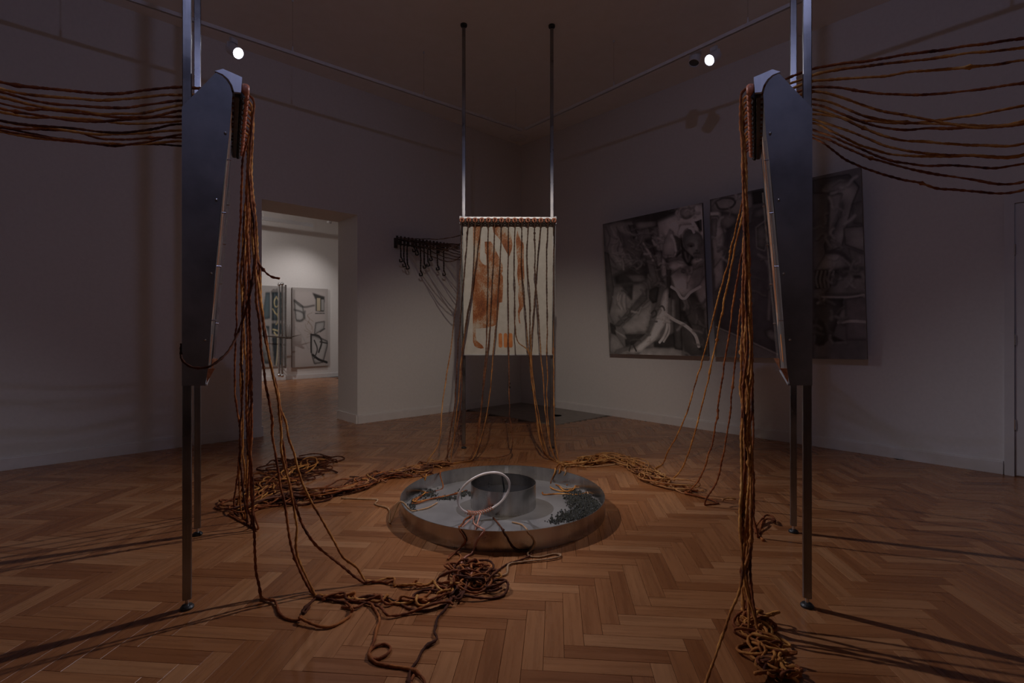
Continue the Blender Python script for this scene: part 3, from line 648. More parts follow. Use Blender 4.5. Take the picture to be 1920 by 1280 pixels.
for k in range(7): ST([(330+rng.uniform(-10, 60), 790+k*20), (360+rng.uniform(-20, 30), 810+k*22), (380+rng.uniform(-30, 20), 850+k*18)], 1.5, (.3, .23, .17), 0, .7)
FM([(410, 860), (470, 850), (465, 900), (400, 940)], g(.35), g(.45), 5, 1, rim=g(.06))
FM([(375, 935), (490, 985), (490, 1010), (460, 1130), (400, 1140), (378, 1060)], g(.20), g(.48), 5, 1, rim=g(.03)); ST([(378, 940), (378, 1060)], 3, g(.02), 0); ST([(378, 940), (430, 950), (450, 990), (430, 1060)], 4, g(.05), 0); ST([(440, 990), (490, 1000)], 3, g(.05), 0); ST([(390, 1080), (430, 1110), (485, 1130)], 5, g(.03), 0); ST([(400, 980), (420, 1040), (400, 1100)], 3, g(.06), 0); ST([(470, 900), (440, 920)], 3, g(.1), 0)
ST([(270, 890), (310, 940), (360, 1040)], 2, g(.33), 1, .6)
q = nquad(qq, .05); canvas('next_room_canvas', p.img, *q, .04, 'pale painting with dark line work on the far wall, seen through the doorway, right one', M['cloth'])
qq = [(-40, 600), (206, 610), (206, 1154), (-40, 1170)]
p = Paint(90, 170, qq, (.36, .34, .33)); FM = p.form; ST = p.stroke
DK = (.035, .05, .06)
FM([(66, 650), (98, 648), (98, 830), (40, 840)], DK, (.1, .14, .16), 5, 1); FM([(108, 648), (188, 650), (188, 845), (108, 845)], DK, (.09, .12, .14), 6, 1)
FM([(108, 862), (188, 862), (188, 940), (108, 935)], DK, (.07, .1, .12), 5, 1); FM([(110, 960), (188, 950), (184, 1148), (125, 1150)], DK, (.05, .06, .07), 5, 1); FM([(0, 880), (90, 880), (100, 1140), (60, 1140)], DK, (.3, .3, .3), 8, 1)
GO = (.58, .50, .30)
ST([(140, 680), (125, 715), (140, 750), (155, 715), (140, 680)], 3, GO, 0); ST([(115, 765), (145, 800), (152, 765)], 3, GO, 0); ST([(130, 790), (150, 815), (150, 850), (138, 870)], 3, GO, 0); ST([(118, 905), (150, 915), (160, 930), (145, 945), (125, 925)], 3.4, (.66, .58, .34), 0); ST([(150, 950), (148, 1050), (140, 1145)], 4, (.6, .54, .4), 0); ST([(60, 880), (80, 950), (85, 1080)], 3, g(.45), 0)
q = nquad(qq, .05); canvas('next_room_canvas', p.img, *q, .04, 'painting with dark blocks and gold filigree behind chrome pipes, seen through the doorway', M['cloth'])
# chrome pipe piece standing off the next room's wall
root = empty('pipe_sculpture', NW(527, 640, 0.0)); tag(root, 'chrome pipe sculpture with a thorny crossbar on the wall of the next room', 'sculpture')
b0 = root.location
for x, t0, t1 in ((523.2, 533, 703), (529.2, 532, 704), (535.5, 534, 690)):
    bm = bmesh.new(); a, c = NW(x, t0, .22), NW(x, t1, .22); cyl(bm, a-b0, c-b0, .028, seg=12); obj('pipe', bm, M['chrome'], root)
    if x < 535:
        for e in (a, c):
            bm = bmesh.new(); bmesh.ops.create_uvsphere(bm, u_segments=12, v_segments=8, radius=.05, matrix=Matrix.Translation(e-b0)); obj('end_knob', bm, M['chrome'], root, True)
        bm = bmesh.new(); cyl(bm, NW(x, 560, .22)-b0, NW(x, 560, 0.004)-b0, .014, seg=8); obj('wall_bracket', bm, M['chrome'], root); bm = bmesh.new(); cyl(bm, NW(x, 690, .22)-b0, NW(x, 690, 0.004)-b0, .014, seg=8); obj('wall_bracket', bm, M['chrome'], root)
bm = bmesh.new(); cyl(bm, NW(488, 629, .26)-b0, NW(540, 633, .26)-b0, .012, .02, 8); cyl(bm, NW(540, 633, .26)-b0, NW(565, 627, .26)-b0, .02, .003, 8); bx(bm, NW(541, 633, .26)-b0, (.18, .06, .06), None, .015); obj('crossbar', bm, M['board'], root)
for k in range(5):
    bm = bmesh.new(); x = 536+k*2.4; cyl(bm, NW(x, 633, .26)-b0, NW(x+.3, 612-(k % 2)*4, .28)-b0, .010, .002, 6); obj('thorn', bm, M['board'], root)
# next room track, lamp, light
a, c = NW(470, 406, 1.0), NW(586, 419, 1.0)
bm = bmesh.new(); d_ = (c-a); c.z = a.z = 4.42; d_ = (c-a); sd = Vector((-d_.y, d_.x, 0)).normalized(); M3 = Matrix((d_.normalized(), sd, Vector((0, 0, 1)))).transposed()
bx(bm, (0, 0, 0), (d_.length+2, .05, .10), M3); o = tag(obj('ceiling_track', bm, M['white']), 'white lighting track in the next room, seen through the top of the doorway', 'track'); o.location = (a+c)/2-d_.normalized()
for t_ in (-1.4, 0.5):
    bm = bmesh.new(); cyl(bm, d_.normalized()*t_+Vector((0, 0, .05)), d_.normalized()*t_+Vector((0, 0, CZ-4.41)), .004, seg=6); obj('hanging_wire', bm, M['chrome'], o)
lp = NW(617, 418, 1.6); la = NW(540, 640, 0.0)
spotlight(lp, la, 'small bluish lit spotlight in the next room near the top of the doorway', 'lens', NEXT_W*.22, (1.0, .93, .90), 100, 1.0, top=CZ+.02, rad=.05)
for px, wd in ((505, 130), (600, 130)):
    pass
nl = RM(-WT-4.2, 6.6, 4.55)
spotlight(nl, RM(NB, 5.2, 1.6), 'lit spotlight of the next room hidden behind the wall', 'lens', NEXT_W*1.1, (1.0, .95, .92), 150, 1.0, top=CZ+.02, rad=.08)

# ------------------------------------------------------------------ the three steel frames
def build_frame():
    root = empty('loom_sculpture')
    HW = 0.53
    for sx in (-1, 1):
        x = sx*HW
        bm = bmesh.new(); bx(bm, (x, 0, (0.05+5.055)/2), (0.040, 0.040, 5.005), None, 0.003); obj('pole', bm, M['tube'], root)
        bm = bmesh.new(); lathe(bm, [(0.002, 0.0), (0.030, 0.0), (0.031, 0.010), (0.024, 0.018), (0.010, 0.022), (0.002, 0.022)], (x, 0, 0.0005), 20, close=False); ft = obj('levelling_foot', bm, M['black'], root)
        bm = bmesh.new(); cyl(bm, (x, 0, 0.02), (x, 0, 0.052), 0.009, seg=12); obj('foot_stem', bm, M['chrome'], ft)
        bm = bmesh.new(); cyl(bm, (x, 0, 5.052), (x, 0, 5.075), 0.012, seg=12); lathe(bm, [(0.002, 5.072), (0.036, 5.072), (0.040, 5.080), (0.040, 5.0995), (0.002, 5.0995)], (x, 0, 0), 20, close=False); obj('ceiling_cap', bm, M['black'], root)
        xo = sx*(HW+0.022)
        poly = [(-.021, 1.131), (.079, 1.126), (.0925, 1.227), (.14, 1.96), (.152, 2.10), (.186, 2.427), (.200, 2.640), (.190, 2.680), (.172, 2.708), (.150, 2.725), (.126, 2.733), (-.021, 2.525)]
        bm = bmesh.new(); prism(bm, [(xo, s, z) for s, z in poly], (sx*.005, 0, 0)); obj('side_plate', bm, M['plate'], root)
        poly = [(.121, 2.738), (.157, 2.759), (.245, 2.737), (.239, 2.655), (.208, 2.652), (.199, 2.684), (.181, 2.712), (.157, 2.730)]
        bm = bmesh.new(); prism(bm, [(xo-sx*.012, s, z) for s, z in poly], (sx*.021, 0, 0)); obj('bracket', bm, M['bracket'], root)
        for s, z in ((.168, 2.43), (.128, 2.08), (.105, 1.70), (.078, 1.36)):
            bm = bmesh.new(); lathe(bm, [(.001, 0), (.0075, 0), (.006, .005), (.001, .0065)], (xo+sx*.005, s, z), 10, Matrix(((0, 0, sx), (0, 1, 0), (1, 0, 0))), close=False); obj('bolt', bm, M['chrome'], root)
        # clear strip along the front edge, standing proud of the plate, with pins
        def fs(z): return .0795+(z-1.13)*(.186-.0795)/(2.45-1.13)
        bm = bmesh.new(); prism(bm, [(sx*(HW+.012), fs(1.2)+.004, 1.2), (sx*(HW+.012), fs(1.2)+.018, 1.2), (sx*(HW+.012), fs(2.4)+.016, 2.4), (sx*(HW+.012), fs(2.4)+.004, 2.4)], (sx*.006, 0, 0)); es = obj('edge_strip', bm, M['acrylic'], root)
        for z in (2.30, 2.02, 1.74, 1.46):
            bm = bmesh.new(); cyl(bm, (sx*(HW+.009), fs(z)+.001, z), (sx*(HW+.009), fs(z)+.020, z), .0045, seg=8); obj('pin', bm, M['chrome'], root)
        bm = bmesh.new(); prism(bm, [(sx*(HW+.0), .084, 1.135), (sx*(HW+.0), .122, 1.212), (sx*(HW+.0), .086, 1.212)], (sx*.020, 0, 0)); obj('corner_tab', bm, M['copper'], root)
    # top bar, board behind the beads
    bm = bmesh.new(); prism(bm, [(-.54, .157, 2.752), (-.54, .243, 2.730), (-.54, .243, 2.712), (-.54, .157, 2.734)], (1.08, 0, 0)); obj('top_bar', bm, M['bracket'], root)
    bm = bmesh.new(); bx(bm, (0, .222, 2.672), (1.06, .022, .07), None, .002); obj('bead_rail', bm, M['board'], root)
    for i in range(15):
        x = -.53+i*1.06/14
        bm = bmesh.new(); q = Vector((0, 1, 0)).to_track_quat('Z', 'Y').to_matrix()
        lathe(bm, [(.011, -.018), (.022, -.019), (.029, -.011), (.030, 0), (.029, .010), (.021, .018), (.011, .018)], (x, .262, 2.688), 16, q)
        obj('bead', bm, M['bead'], root, True)
        bm = bmesh.new(); cyl(bm, (x, .234, 2.668), (x, .250, 2.640), .011, .014, 8); obj('hook_knot', bm, M['black'], root)
    pts = []
    for i in range(15):
        x = -.53+i*1.06/14; pts.append((x, .247, 2.638))
        if i < 14: pts.append((x+.0378, .243, 2.662))
    tube('scalloped_cord', pts, .008, M['darkrope'], root, step=.01)
    # slanted panel with the print
    zt, zb, st, sb = 2.655, 1.130, .200, .0765
    def PP(u, v, o=0.0): return Vector(((u-.5)*1.05, st+(sb-st)*v+o, zt+(zb-zt)*v+o*.08))
    bm = bmesh.new(); prism(bm, [PP(0, 0), PP(1, 0), PP(1, 1), PP(0, 1)], (0, -.008, 0)); pn = obj('print_panel', bm, M['panel'], root)
    Hm = homography([(115, 135), (876, 135), (848, 1215), (112, 1215)], [(1, 0), (0, 0), (0, 1), (1, 1)])   # local x runs to the viewer's left
    def shape(poly, mat, sm=True):
        P = np.array(poly, float)
        uv = hmap(Hm, P); bm = bmesh.new()
        a = [bm.verts.new(PP(u, v, .0008)) for u, v in uv]; f = bm.faces.new(a)
        r = bmesh.ops.extrude_face_region(bm, geom=[f]); bmesh.ops.translate(bm, verts=[v for v in r['geom'] if isinstance(v, bmesh.types.BMVert)], vec=(0, .0008, 0))
        bmesh.ops.triangulate(bm, faces=[f for f in bm.faces if len(f.verts) > 4]); obj('print_shape', bm, mat, pn)
    shape([(200, 142), (264, 142), (262, 250), (255, 420), (262, 445), (280, 468), (302, 480), (310, 470), (310, 390), (298, 375), (297, 282), (348, 280), (372, 318), (398, 372), (418, 415), (436, 455), (447, 485), (446, 530), (434, 545), (446, 570), (448, 650), (444, 710), (438, 785), (414, 788), (404, 870), (400, 925), (392, 955), (376, 975), (350, 985), (300, 995), (215, 1003), (213, 1060), (222, 1100), (245, 1120), (268, 1140), (280, 1162), (255, 1166), (225, 1158), (203, 1145), (190, 1110), (190, 1000), (192, 700), (198, 600), (200, 400)], M['print'])
    shape([(362, 142), (440, 142), (478, 165), (510, 200), (524, 240), (531, 310), (524, 350), (512, 380), (505, 400), (498, 398), (480, 370), (458, 330), (440, 290), (425, 262), (400, 235), (372, 205)], M['print'])
    shape([(574, 187), (582, 220), (596, 255), (604, 280), (622, 288), (627, 320), (624, 430), (628, 560), (620, 690), (616, 820), (600, 845), (585, 870), (582, 910), (588, 960), (580, 962), (570, 930), (568, 860), (580, 810), (572, 740), (578, 660), (570, 590), (566, 545), (573, 470), (565, 380), (560, 280), (562, 240)], M['print'])
    for x in (419, 462, 505):
        pl = [(x+16*math.cos(t), (1055 if math.sin(t) < 0 else 1142)+16*math.sin(t)) for t in np.linspace(0, 2*math.pi, 20, endpoint=False)]
        shape(pl, M['orange'])
    bm = bmesh.new(); bx(bm, (0, .080, 1.127), (1.07, .012, .010), None, .001); obj('bottom_bar', bm, M['bracket'], root)
    return root
FR = build_frame()
def fmat(mid, n):
    n = Vector((n[0], n[1], 0)).normalized(); x = n.cross(Vector((0, 0, 1)))
    m4 = Matrix((x, n, Vector((0, 0, 1)))).transposed().to_4x4(); m4.translation = Vector((mid[0], mid[1], 0)); return m4
fC = fmat((-.05, 6.07), (.018, -1)); fL = fmat((-1.907, 3.011), (.870, .494)); fR_ = fmat((1.735, 3.042), (-.899, .437))
frames = []
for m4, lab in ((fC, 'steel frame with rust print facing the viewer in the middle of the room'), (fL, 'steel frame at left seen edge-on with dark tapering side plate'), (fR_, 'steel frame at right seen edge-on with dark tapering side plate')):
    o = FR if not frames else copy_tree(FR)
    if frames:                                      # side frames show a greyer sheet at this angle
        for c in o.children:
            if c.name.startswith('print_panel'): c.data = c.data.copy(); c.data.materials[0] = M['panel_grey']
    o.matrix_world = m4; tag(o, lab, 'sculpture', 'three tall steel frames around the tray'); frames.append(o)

# ------------------------------------------------------------------ tray
TCx, TCy, TR_ = -.072, 3.995, .797
tray = empty('steel_tray', (TCx, TCy, 0)); tag(tray, 'wide round shallow steel tray on the parquet between the frames', 'tray')
bm = bmesh.new(); lathe(bm, [(TR_, .001), (TR_, .133), (TR_-.006, .133), (TR_-.006, .001)], (0, 0, 0), 128); o = obj('rim', bm, M['tray'], tray, False)
bm = bmesh.new(); lathe(bm, [(.001, .002), (TR_-.0065, .002), (TR_-.0065, .012), (.001, .012)], (0, 0, 0), 96, close=False); obj('base', bm, M['traybase'], tray)
bm = bmesh.new(); bx(bm, (0.02, TR_-.009, .07), (.035, .004, .118)); obj('weld_seam', bm, M['chrome'], tray)
bs = empty('steel_cylinder', (TCx+.003, TCy+.035, .0125)); tag(bs, 'open steel cylinder standing in the middle of the tray', 'basin')
bm = bmesh.new(); lathe(bm, [(.260, 0), (.260, .185), (.255, .185), (.255, 0)], (0, 0, 0), 72); obj('wall', bm, M['tray'], bs)
bm = bmesh.new(); lathe(bm, [(.001, .0), (.2545, .0), (.2545, .095), (.001, .095)], (0, 0, 0), 64, close=False); obj('liquid', bm, M['liquid'], bs)
for f_ in [o for o in bpy.data.objects if o.name.startswith(('rim', 'wall')) and o.parent in (tray, bs)]:
    for pl in f_.data.polygons: pl.use_smooth = True
    f_.data.set_sharp_from_angle(angle=0.6)
# hoop leaning on the cylinder
cl_, lam = Vector((0, 0, H)), .972
hB = cl_+(Vector((-.250, 3.830, .0245))-cl_)*lam; hc = cl_+(Vector((-.208, 3.740, .2015))-cl_)*lam; hn = Vector((math.sin(-.441)*math.cos(.51), math.cos(-.441)*math.cos(.51), math.sin(.51))); hr_ = hc+hn.cross(hc-hB)
HR = (hB-hc).length; v_ = (hc-hB).normalized(); w_ = hr_-hc; w_ = (w_-v_*w_.dot(v_)).normalized()
pts = [hc-hB+v_*(-HR*math.cos(t))+w_*(HR*math.sin(t)) for t in np.linspace(0, 2*math.pi, 49)]
hoop = empty('hoop', hB); tag(hoop, 'thin white hoop leaning on the steel cylinder in the tray', 'hoop')
tube('hoop_ring', pts, .0085, M['ring'], hoop, step=.012, lob=0.0, sides=10)
pts = []
for k in range(70):
    t = -.55+1.1*k/69; c_ = hc-hB+v_*(-HR*math.cos(t))+w_*(HR*math.sin(t)); out = (v_*(-math.cos(t))+w_*math.sin(t)).normalized(); nn = v_.cross(w_)
    if k % 1 == 0: pts.append(c_+(out*math.cos(k*1.1)+nn*math.sin(k*1.1))*.013)
tube('rope_binding', pts, .0045, M['rope_pink'], hoop, step=.008)
for px, py in ((866, 988), (891, 994)):                  # stiff little legs under the binding
    q = FL(px, py, .0125)-hB; bm = bmesh.new(); cyl(bm, q, Vector((.012 if px > 880 else -.012, 0, 0)), .0045, seg=8); obj('support_leg', bm, M['rope_pink'], hoop)
tt = min(np.linspace(1.8, 3.2, 60), key=lambda t: abs(960+K*(hc+v_*(-HR*math.cos(t))+w_*(HR*math.sin(t))).x/(hc+v_*(-HR*math.cos(t))+w_*(HR*math.sin(t))).y-941))
bm = bmesh.new(); cyl(bm, hc-hB+v_*(-HR*math.cos(tt))+w_*(HR*math.sin(tt)), P3(945, 914, 4.16)-hB, .007, seg=10); obj('rod', bm, M['black'], hoop)
# granules: one heap of many tiny pieces
def granules():
    V, F = [], []; base = np.array([(1, 0, 0), (-1, 0, 0), (0, 1, 0), (0, -1, 0), (0, 0, 1), (0, 0, -1)], float); fc = np.array([(0, 2, 4), (2, 1, 4), (1, 3, 4), (3, 0, 4), (2, 0, 5), (1, 2, 5), (3, 1, 5), (0, 3, 5)])
    n = 0; tries = 0
    blobs = [(1090, 940, 16, 13, .8), (1075, 932, 12, 9, .6), (1108, 955, 14, 10, .8), (1085, 964, 22, 7, .6), (1060, 971, 18, 5, .35), (1040, 978, 12, 3, .15), (1120, 945, 8, 9, .5), (800, 925, 14, 8, .25), (840, 934, 16, 3, .3), (870, 925, 12, 4, .25), (775, 945, 6, 10, .2)]
    wts = np.array([b_[2]*b_[3]*b_[4] for b_ in blobs]); wts = wts/wts.sum()
    while n < 3600 and tries < 14000:
        tries += 1; bl = blobs[rng.choice(len(blobs), p=wts)]
        px = bl[0]+rng.normal()*bl[2]*.62; py = bl[1]+rng.normal()*bl[3]*.62; q = FL(px, py, .014)
        dd = math.hypot(q.x-TCx, q.y-TCy)
        if dd > TR_-.02 or math.hypot(q.x-TCx, q.y-TCy-.035) < .275: continue
        s_ = rng.uniform(.006, .0105); X = base*s_*rng.uniform(.7, 1.2, 3); a = rng.uniform(0, 6.28); c, s2 = math.cos(a), math.sin(a)
        X = np.stack([X[:, 0]*c-X[:, 1]*s2, X[:, 0]*s2+X[:, 1]*c, X[:, 2]], 1)+np.array([q.x, q.y, .0125+s_*.6+abs(rng.normal())*.006*bl[4]])
        V.append(X); F.append(fc+6*n); n += 1
    me = bpy.data.meshes.new('granules'); me.from_pydata((np.vstack(V)-np.array([TCx, TCy, 0])).tolist(), [], np.vstack(F).tolist()); return me
gr = link('granules', granules(), M['seed']); gr.location = (TCx, TCy, 0); tag(gr, 'dark granules spilled over the right side of the tray floor', 'granules', kind='stuff')

# ------------------------------------------------------------------ rope racks
def rack(origin, along, outw, L, n, cords, label):
    """rail with pegs on two brackets; cords with little hooks hang from it"""
    root = empty('rope_rack', origin); tag(root, label, 'rack', 'rope racks on the walls')
    M3 = Matrix((along, outw, Vector((0, 0, 1)))).transposed()
    bm = bmesh.new(); bx(bm, outw*.16, (L, .03, .03), M3, .003); obj('rail', bm, M['board'], root); bm = bmesh.new(); bx(bm, outw*.16+Vector((0, 0, -.07)), (L, .02, .02), M3, .003); obj('lower_rail', bm, M['board'], root)
    for s_ in (-1, 1):
        bm = bmesh.new(); bx(bm, along*s_*L*.4+outw*.08+Vector((0, 0, -.03)), (.03, .16, .03), M3); bx(bm, along*s_*L*.4+outw*.006+Vector((0, 0, -.03)), (.06, .012, .16), M3); obj('wall_bracket', bm, M['board'], root)
    for i in range(n):
        a = along*(-L/2+.03+(L-.06)*i/(n-1))
        bm = bmesh.new(); cyl(bm, a+outw*.17+Vector((0, 0, -.09)), a+outw*.175+Vector((0, 0, .055)), .017, seg=8); obj('peg', bm, M['board'], root)
    for t_, ln in cords:
        a = along*(-L/2+L*t_)+outw*.19
        c = tube('hanging_cord', [a, a+Vector((0, 0, -ln*.5)), a+Vector((0.004, 0, -ln))], .0105, M['darkrope'], root, step=.02, wob=0.002)
        e = a+Vector((.004, 0, -ln)); pts = [e+along*(.03*math.sin(q*.7))+outw*(.012*math.cos(q*1.9))+Vector((0, 0, -.03+.032*math.cos(q*.7))) for q in range(8)]
        tube('cord_hook', pts, .010, M['black'], c, step=.015)
    return root
RL0, RL1 = 2.90, 1.88
cords = [((x-150)/540, (y-445)/5.333*8.1/944) for x, y in ((195, 625), (225, 670), (258, 690), (320, 510), (350, 540), (388, 745), (425, 665), (462, 640), (490, 580), (562, 670), (630, 720))]
rack(RM(0, (RL0+RL1)/2, 2.86), -eL, eR, RL0-RL1, 15, cords, 'dark rope rack with dangling hooked cords on the left wall')
rkL = RM(LR, 0)  # racks out of frame
rackL = RM(2.98, LR, 2.80); rackR = RM(LR, 2.47, 2.80)
rack(rackL, eR, -eL, 1.1, 15, [], 'dark rope rack beyond the left edge, taking the ropes of the left frame')
rack(rackR, eL, -eR, 1.1, 15, [], 'dark rope rack beyond the right edge, taking the ropes of the right frame')

# ------------------------------------------------------------------ ropes
RR = .0062
def bead(m4, i, ds=0.0, dz=0.0): return m4 @ Vector((-.53+i*1.06/14, .262+ds, 2.688+dz))
def over(m4, i, zb=2.66):
    """from behind the frame under the top bar and out through the bead"""
    x = -.53+i*1.06/14
    return [m4 @ Vector(q) for q in ((x, -.06, zb), (x, .06, (zb+2.70)/2), (x, .16, 2.690), (x, .235, 2.690), (x, .284, 2.688), (x, .303, 2.660))]
def walk(guide, width, loops=6, back=0.5, h=.03, length=1.0, n=60, start=0.0, curl=0.0, curls=0):
    """rope lying along a floor guide, meandering and doubling back"""
    G = catmull([FL(x, y) for x, y in guide], .03); N = len(G)
    ph = rng.uniform(0, 6.28, 4); out = []
    for k in range(n):
        t = k/(n-1); s_ = start+(length-start)*t+back*.10*math.sin(loops*6.28*t+ph[0])*min(1, t*6)
        s_ = min(max(s_, 0), 1)*(N-1); i = int(min(s_, N-2)); f = s_-i; p = G[i]*(1-f)+G[i+1]*f; T = G[i+1]-G[i]; T = T/(np.linalg.norm(T)+1e-9)
        lat = width*(.62*math.sin(loops*4.1*t+ph[1])+.5*math.sin(loops*9.7*t+ph[2]))*min(1, t*8)
        ca_, cu = curls*6.28*t+ph[3], min(1, t*7)*curl*(.45+.55*math.sin(loops*2.3*t+ph[2]))
        lat += cu*math.sin(ca_); al = cu*1.5*math.cos(ca_); p = (p[0]+T[0]*al, p[1]+T[1]*al)
        z = RR+max(0, h*(.5+.5*math.sin(loops*7.3*t+ph[3])))*min(1, t*6)
        out.append(Vector((p[0]-T[1]*lat, p[1]+T[0]*lat, z)))
    return out
def fpts(L, z=RR): return [FL(x, y)+Vector((0, 0, z if len(r) == 0 else r[0])) for x, y, *r in L]
def drop(path, d0, d1):
    """hanging run traced in the view, depth going evenly from bead to floor"""
    y0, y1 = path[0][1], path[-1][1]
    return [P3(x, y, d0+(d1-d0)*(y-y0)/max(1, (y1-y0))) for x, y in path]
def fdepth(y): return K*H/(y-HY)
def clear(pts, m4):
    """keep a hanging run in front of the frame's panel"""
    inv = m4.inverted(); out = []
    for p in pts:
        q = inv @ p
        if abs(q.x) < .60 and q.z > 1.05: q.y = max(q.y, .115+(q.z-1.13)*.085)
        out.append(m4 @ q)
    return out
def make_rope(pts, mat, label, group=None, r=RR, knots=2, wob=.0022, step=.012):
    o = tube('rope', pts, r, M[mat], step=step, wob=wob, knots=knots); return tag(o, label, 'rope', group)
mats = ['rope_rust', 'rope_gold', 'rope_dark', 'rope_gold', 'rope_rust']
# ---- middle frame (bead 14 is at the viewer's left)
GA = [(860, 868), (815, 876), (760, 890), (700, 902), (645, 922), (590, 932), (530, 938), (470, 955), (430, 968)]
GC = [(1035, 866), (1080, 872), (1130, 862), (1180, 872), (1212, 892), (1255, 912), (1300, 926), (1350, 946), (1395, 962)]
centre = [
 (14, [(862, 520), (845, 650), (830, 750), (822, 830), (800, 878)], 'A'), (13, [(866, 560), (858, 660), (852, 760), (838, 860)], 'A'),
 (12, [(885, 540), (868, 655), (864, 750), (852, 820), (836, 862)], 'A'), (11, [(899, 450), (884, 550), (868, 640), (858, 760), (845, 864)], 'A'),
 (10, [(915, 540), (911, 650), (906, 730), (900, 780), (880, 862)], 'A'), (9, [(926, 480), (920, 590), (911, 690), (902, 770), (890, 850), (875, 864)], 'A'),
 (8, [(938, 460), (934, 560), (925, 665), (918, 740), (908, 800), (886, 858), (870, 866)], 'A'), (7, [(953, 500), (953, 600), (954, 680), (955, 770), (958, 846), (930, 856), (880, 864)], 'A'),
 (6, [(965, 520), (966, 625), (972, 642), (990, 658), (998, 720), (1008, 790), (1020, 846), (1034, 862)], 'C'), (5, [(979, 500), (985, 590), (992, 665), (1000, 740), (1010, 800), (1024, 855)], 'C'),
 (4, [(989, 480), (993, 560), (996, 660), (1003, 735), (1014, 800), (1030, 860)], 'C'), (3, [(1003, 500), (1010, 600), (1017, 690), (1022, 760), (1030, 830), (1044, 866)], 'C'),
 (2, [(1012, 440), (1006, 520), (998, 610), (995, 680), (1003, 760), (1018, 840), (1040, 864)], 'C'), (1, [(1026, 500), (1026, 660), (1027, 760), (1032, 830), (1042, 862)], 'C'),
 (0, [(1038, 520), (1038, 700), (1039, 800), (1048, 866)], 'C')]
ords = ['first', 'second', 'third', 'fourth', 'fifth', 'sixth', 'seventh', 'eighth', 'ninth', 'tenth', 'eleventh', 'twelfth', 'thirteenth', 'fourteenth', 'fifteenth']
for k, (i, path, gd) in enumerate(centre):
    bp = bead(fC, i); hk = RM(.21, RL0-.03-(RL0-RL1-.06)*k/14, 2.86+.02)
    b0 = over(fC, i, 2.60); sag = .05+.30*((k*7) % 15)/15
    m1 = hk.lerp(b0[0], .4)-Vector((0, 0, sag*.8)); m2 = hk.lerp(b0[0], .75)-Vector((0, 0, sag))
    d1 = fdepth(path[-1][1])
    hang = clear(drop([(960+bp.x/bp.y*K, 425)]+path, b0[-1].y, d1)[1:-1], fC)+[FL(*path[-1])+Vector((0, 0, RR))]
    gd_ = GA if gd == 'A' else GC
    tail = walk(gd_, rng.uniform(.05, .13), int(rng.integers(4, 9)), rng.uniform(.3, .9), .05, rng.uniform(.55, .98), 130, rng.uniform(.02, .06), rng.uniform(.03, .09), int(rng.integers(6, 15)))
    make_rope([hk, m1, m2]+b0+hang+tail[1:], 'rope_two_tone' if (k % 3 == 0 or gd == 'C' and k % 3) else 'rope_two_tone_dark', f'rope through the {ords[k]} bead from the left of the middle frame', 'ropes of the middle frame')
# ---- left frame (bead 0 is the one nearest the camera?)
nearest_is_0 = bead(fL, 0).y < bead(fL, 14).y
def LI(k): return k if nearest_is_0 else 14-k
wallL = [[(340, 170), (200, 175), (100, 165), (0, 152)], [(340, 172), (240, 184), (160, 185), (0, 164)], [(340, 185), (230, 202), (100, 195), (0, 173)], [(340, 208), (240, 213), (130, 208), (0, 183)],
         [(340, 220), (260, 222), (100, 206), (0, 193)], [(340, 222), (150, 226), (60, 215), (0, 204)], [(340, 228), (245, 232), (130, 222), (0, 210)], [(340, 246), (240, 248), (130, 240), (0, 225)],
         [(340, 254), (200, 253), (130, 245), (0, 226)], [(340, 263), (250, 270), (170, 268), (0, 243)], [(340, 265), (200, 262), (130, 246), (0, 236)], [(340, 267), (250, 271), (130, 265), (0, 247)], [(340, 268), (200, 268), (100, 258), (0, 240)]]
def wall_run(m4, i, pix, rk, al, k, n):
    """from the rack to the back of the frame, heights read in the view"""
    b0 = over(m4, i, 2.735 if m4 is fR_ else 2.65)[0]; hk = rk+al*(-.5+1.0*k/(n-1))
    hp = Vector((hk.x, hk.y, 0)); bp = Vector((b0.x, b0.y, 0)); out = []
    for x, y in pix:
        r = (x-960)/K; t = (hp.x-r*hp.y)/((hp.x-bp.x)-r*(hp.y-bp.y)); q = hp.lerp(bp, t)
        if t < .97 and q.y > .2: out.append((t, Vector((q.x, q.y, H+(HY-y)/K*q.y))))
    out.sort(key=lambda q: q[0]); return [hk]+[q for _, q in out]
GB = [(455, 962), (485, 930), (520, 905), (560, 885), (600, 866), (622, 862)]
GD = [(590, 1118), (640, 1122), (700, 1128), (760, 1132), (810, 1128), (850, 1112), (880, 1098), (905, 1085)]
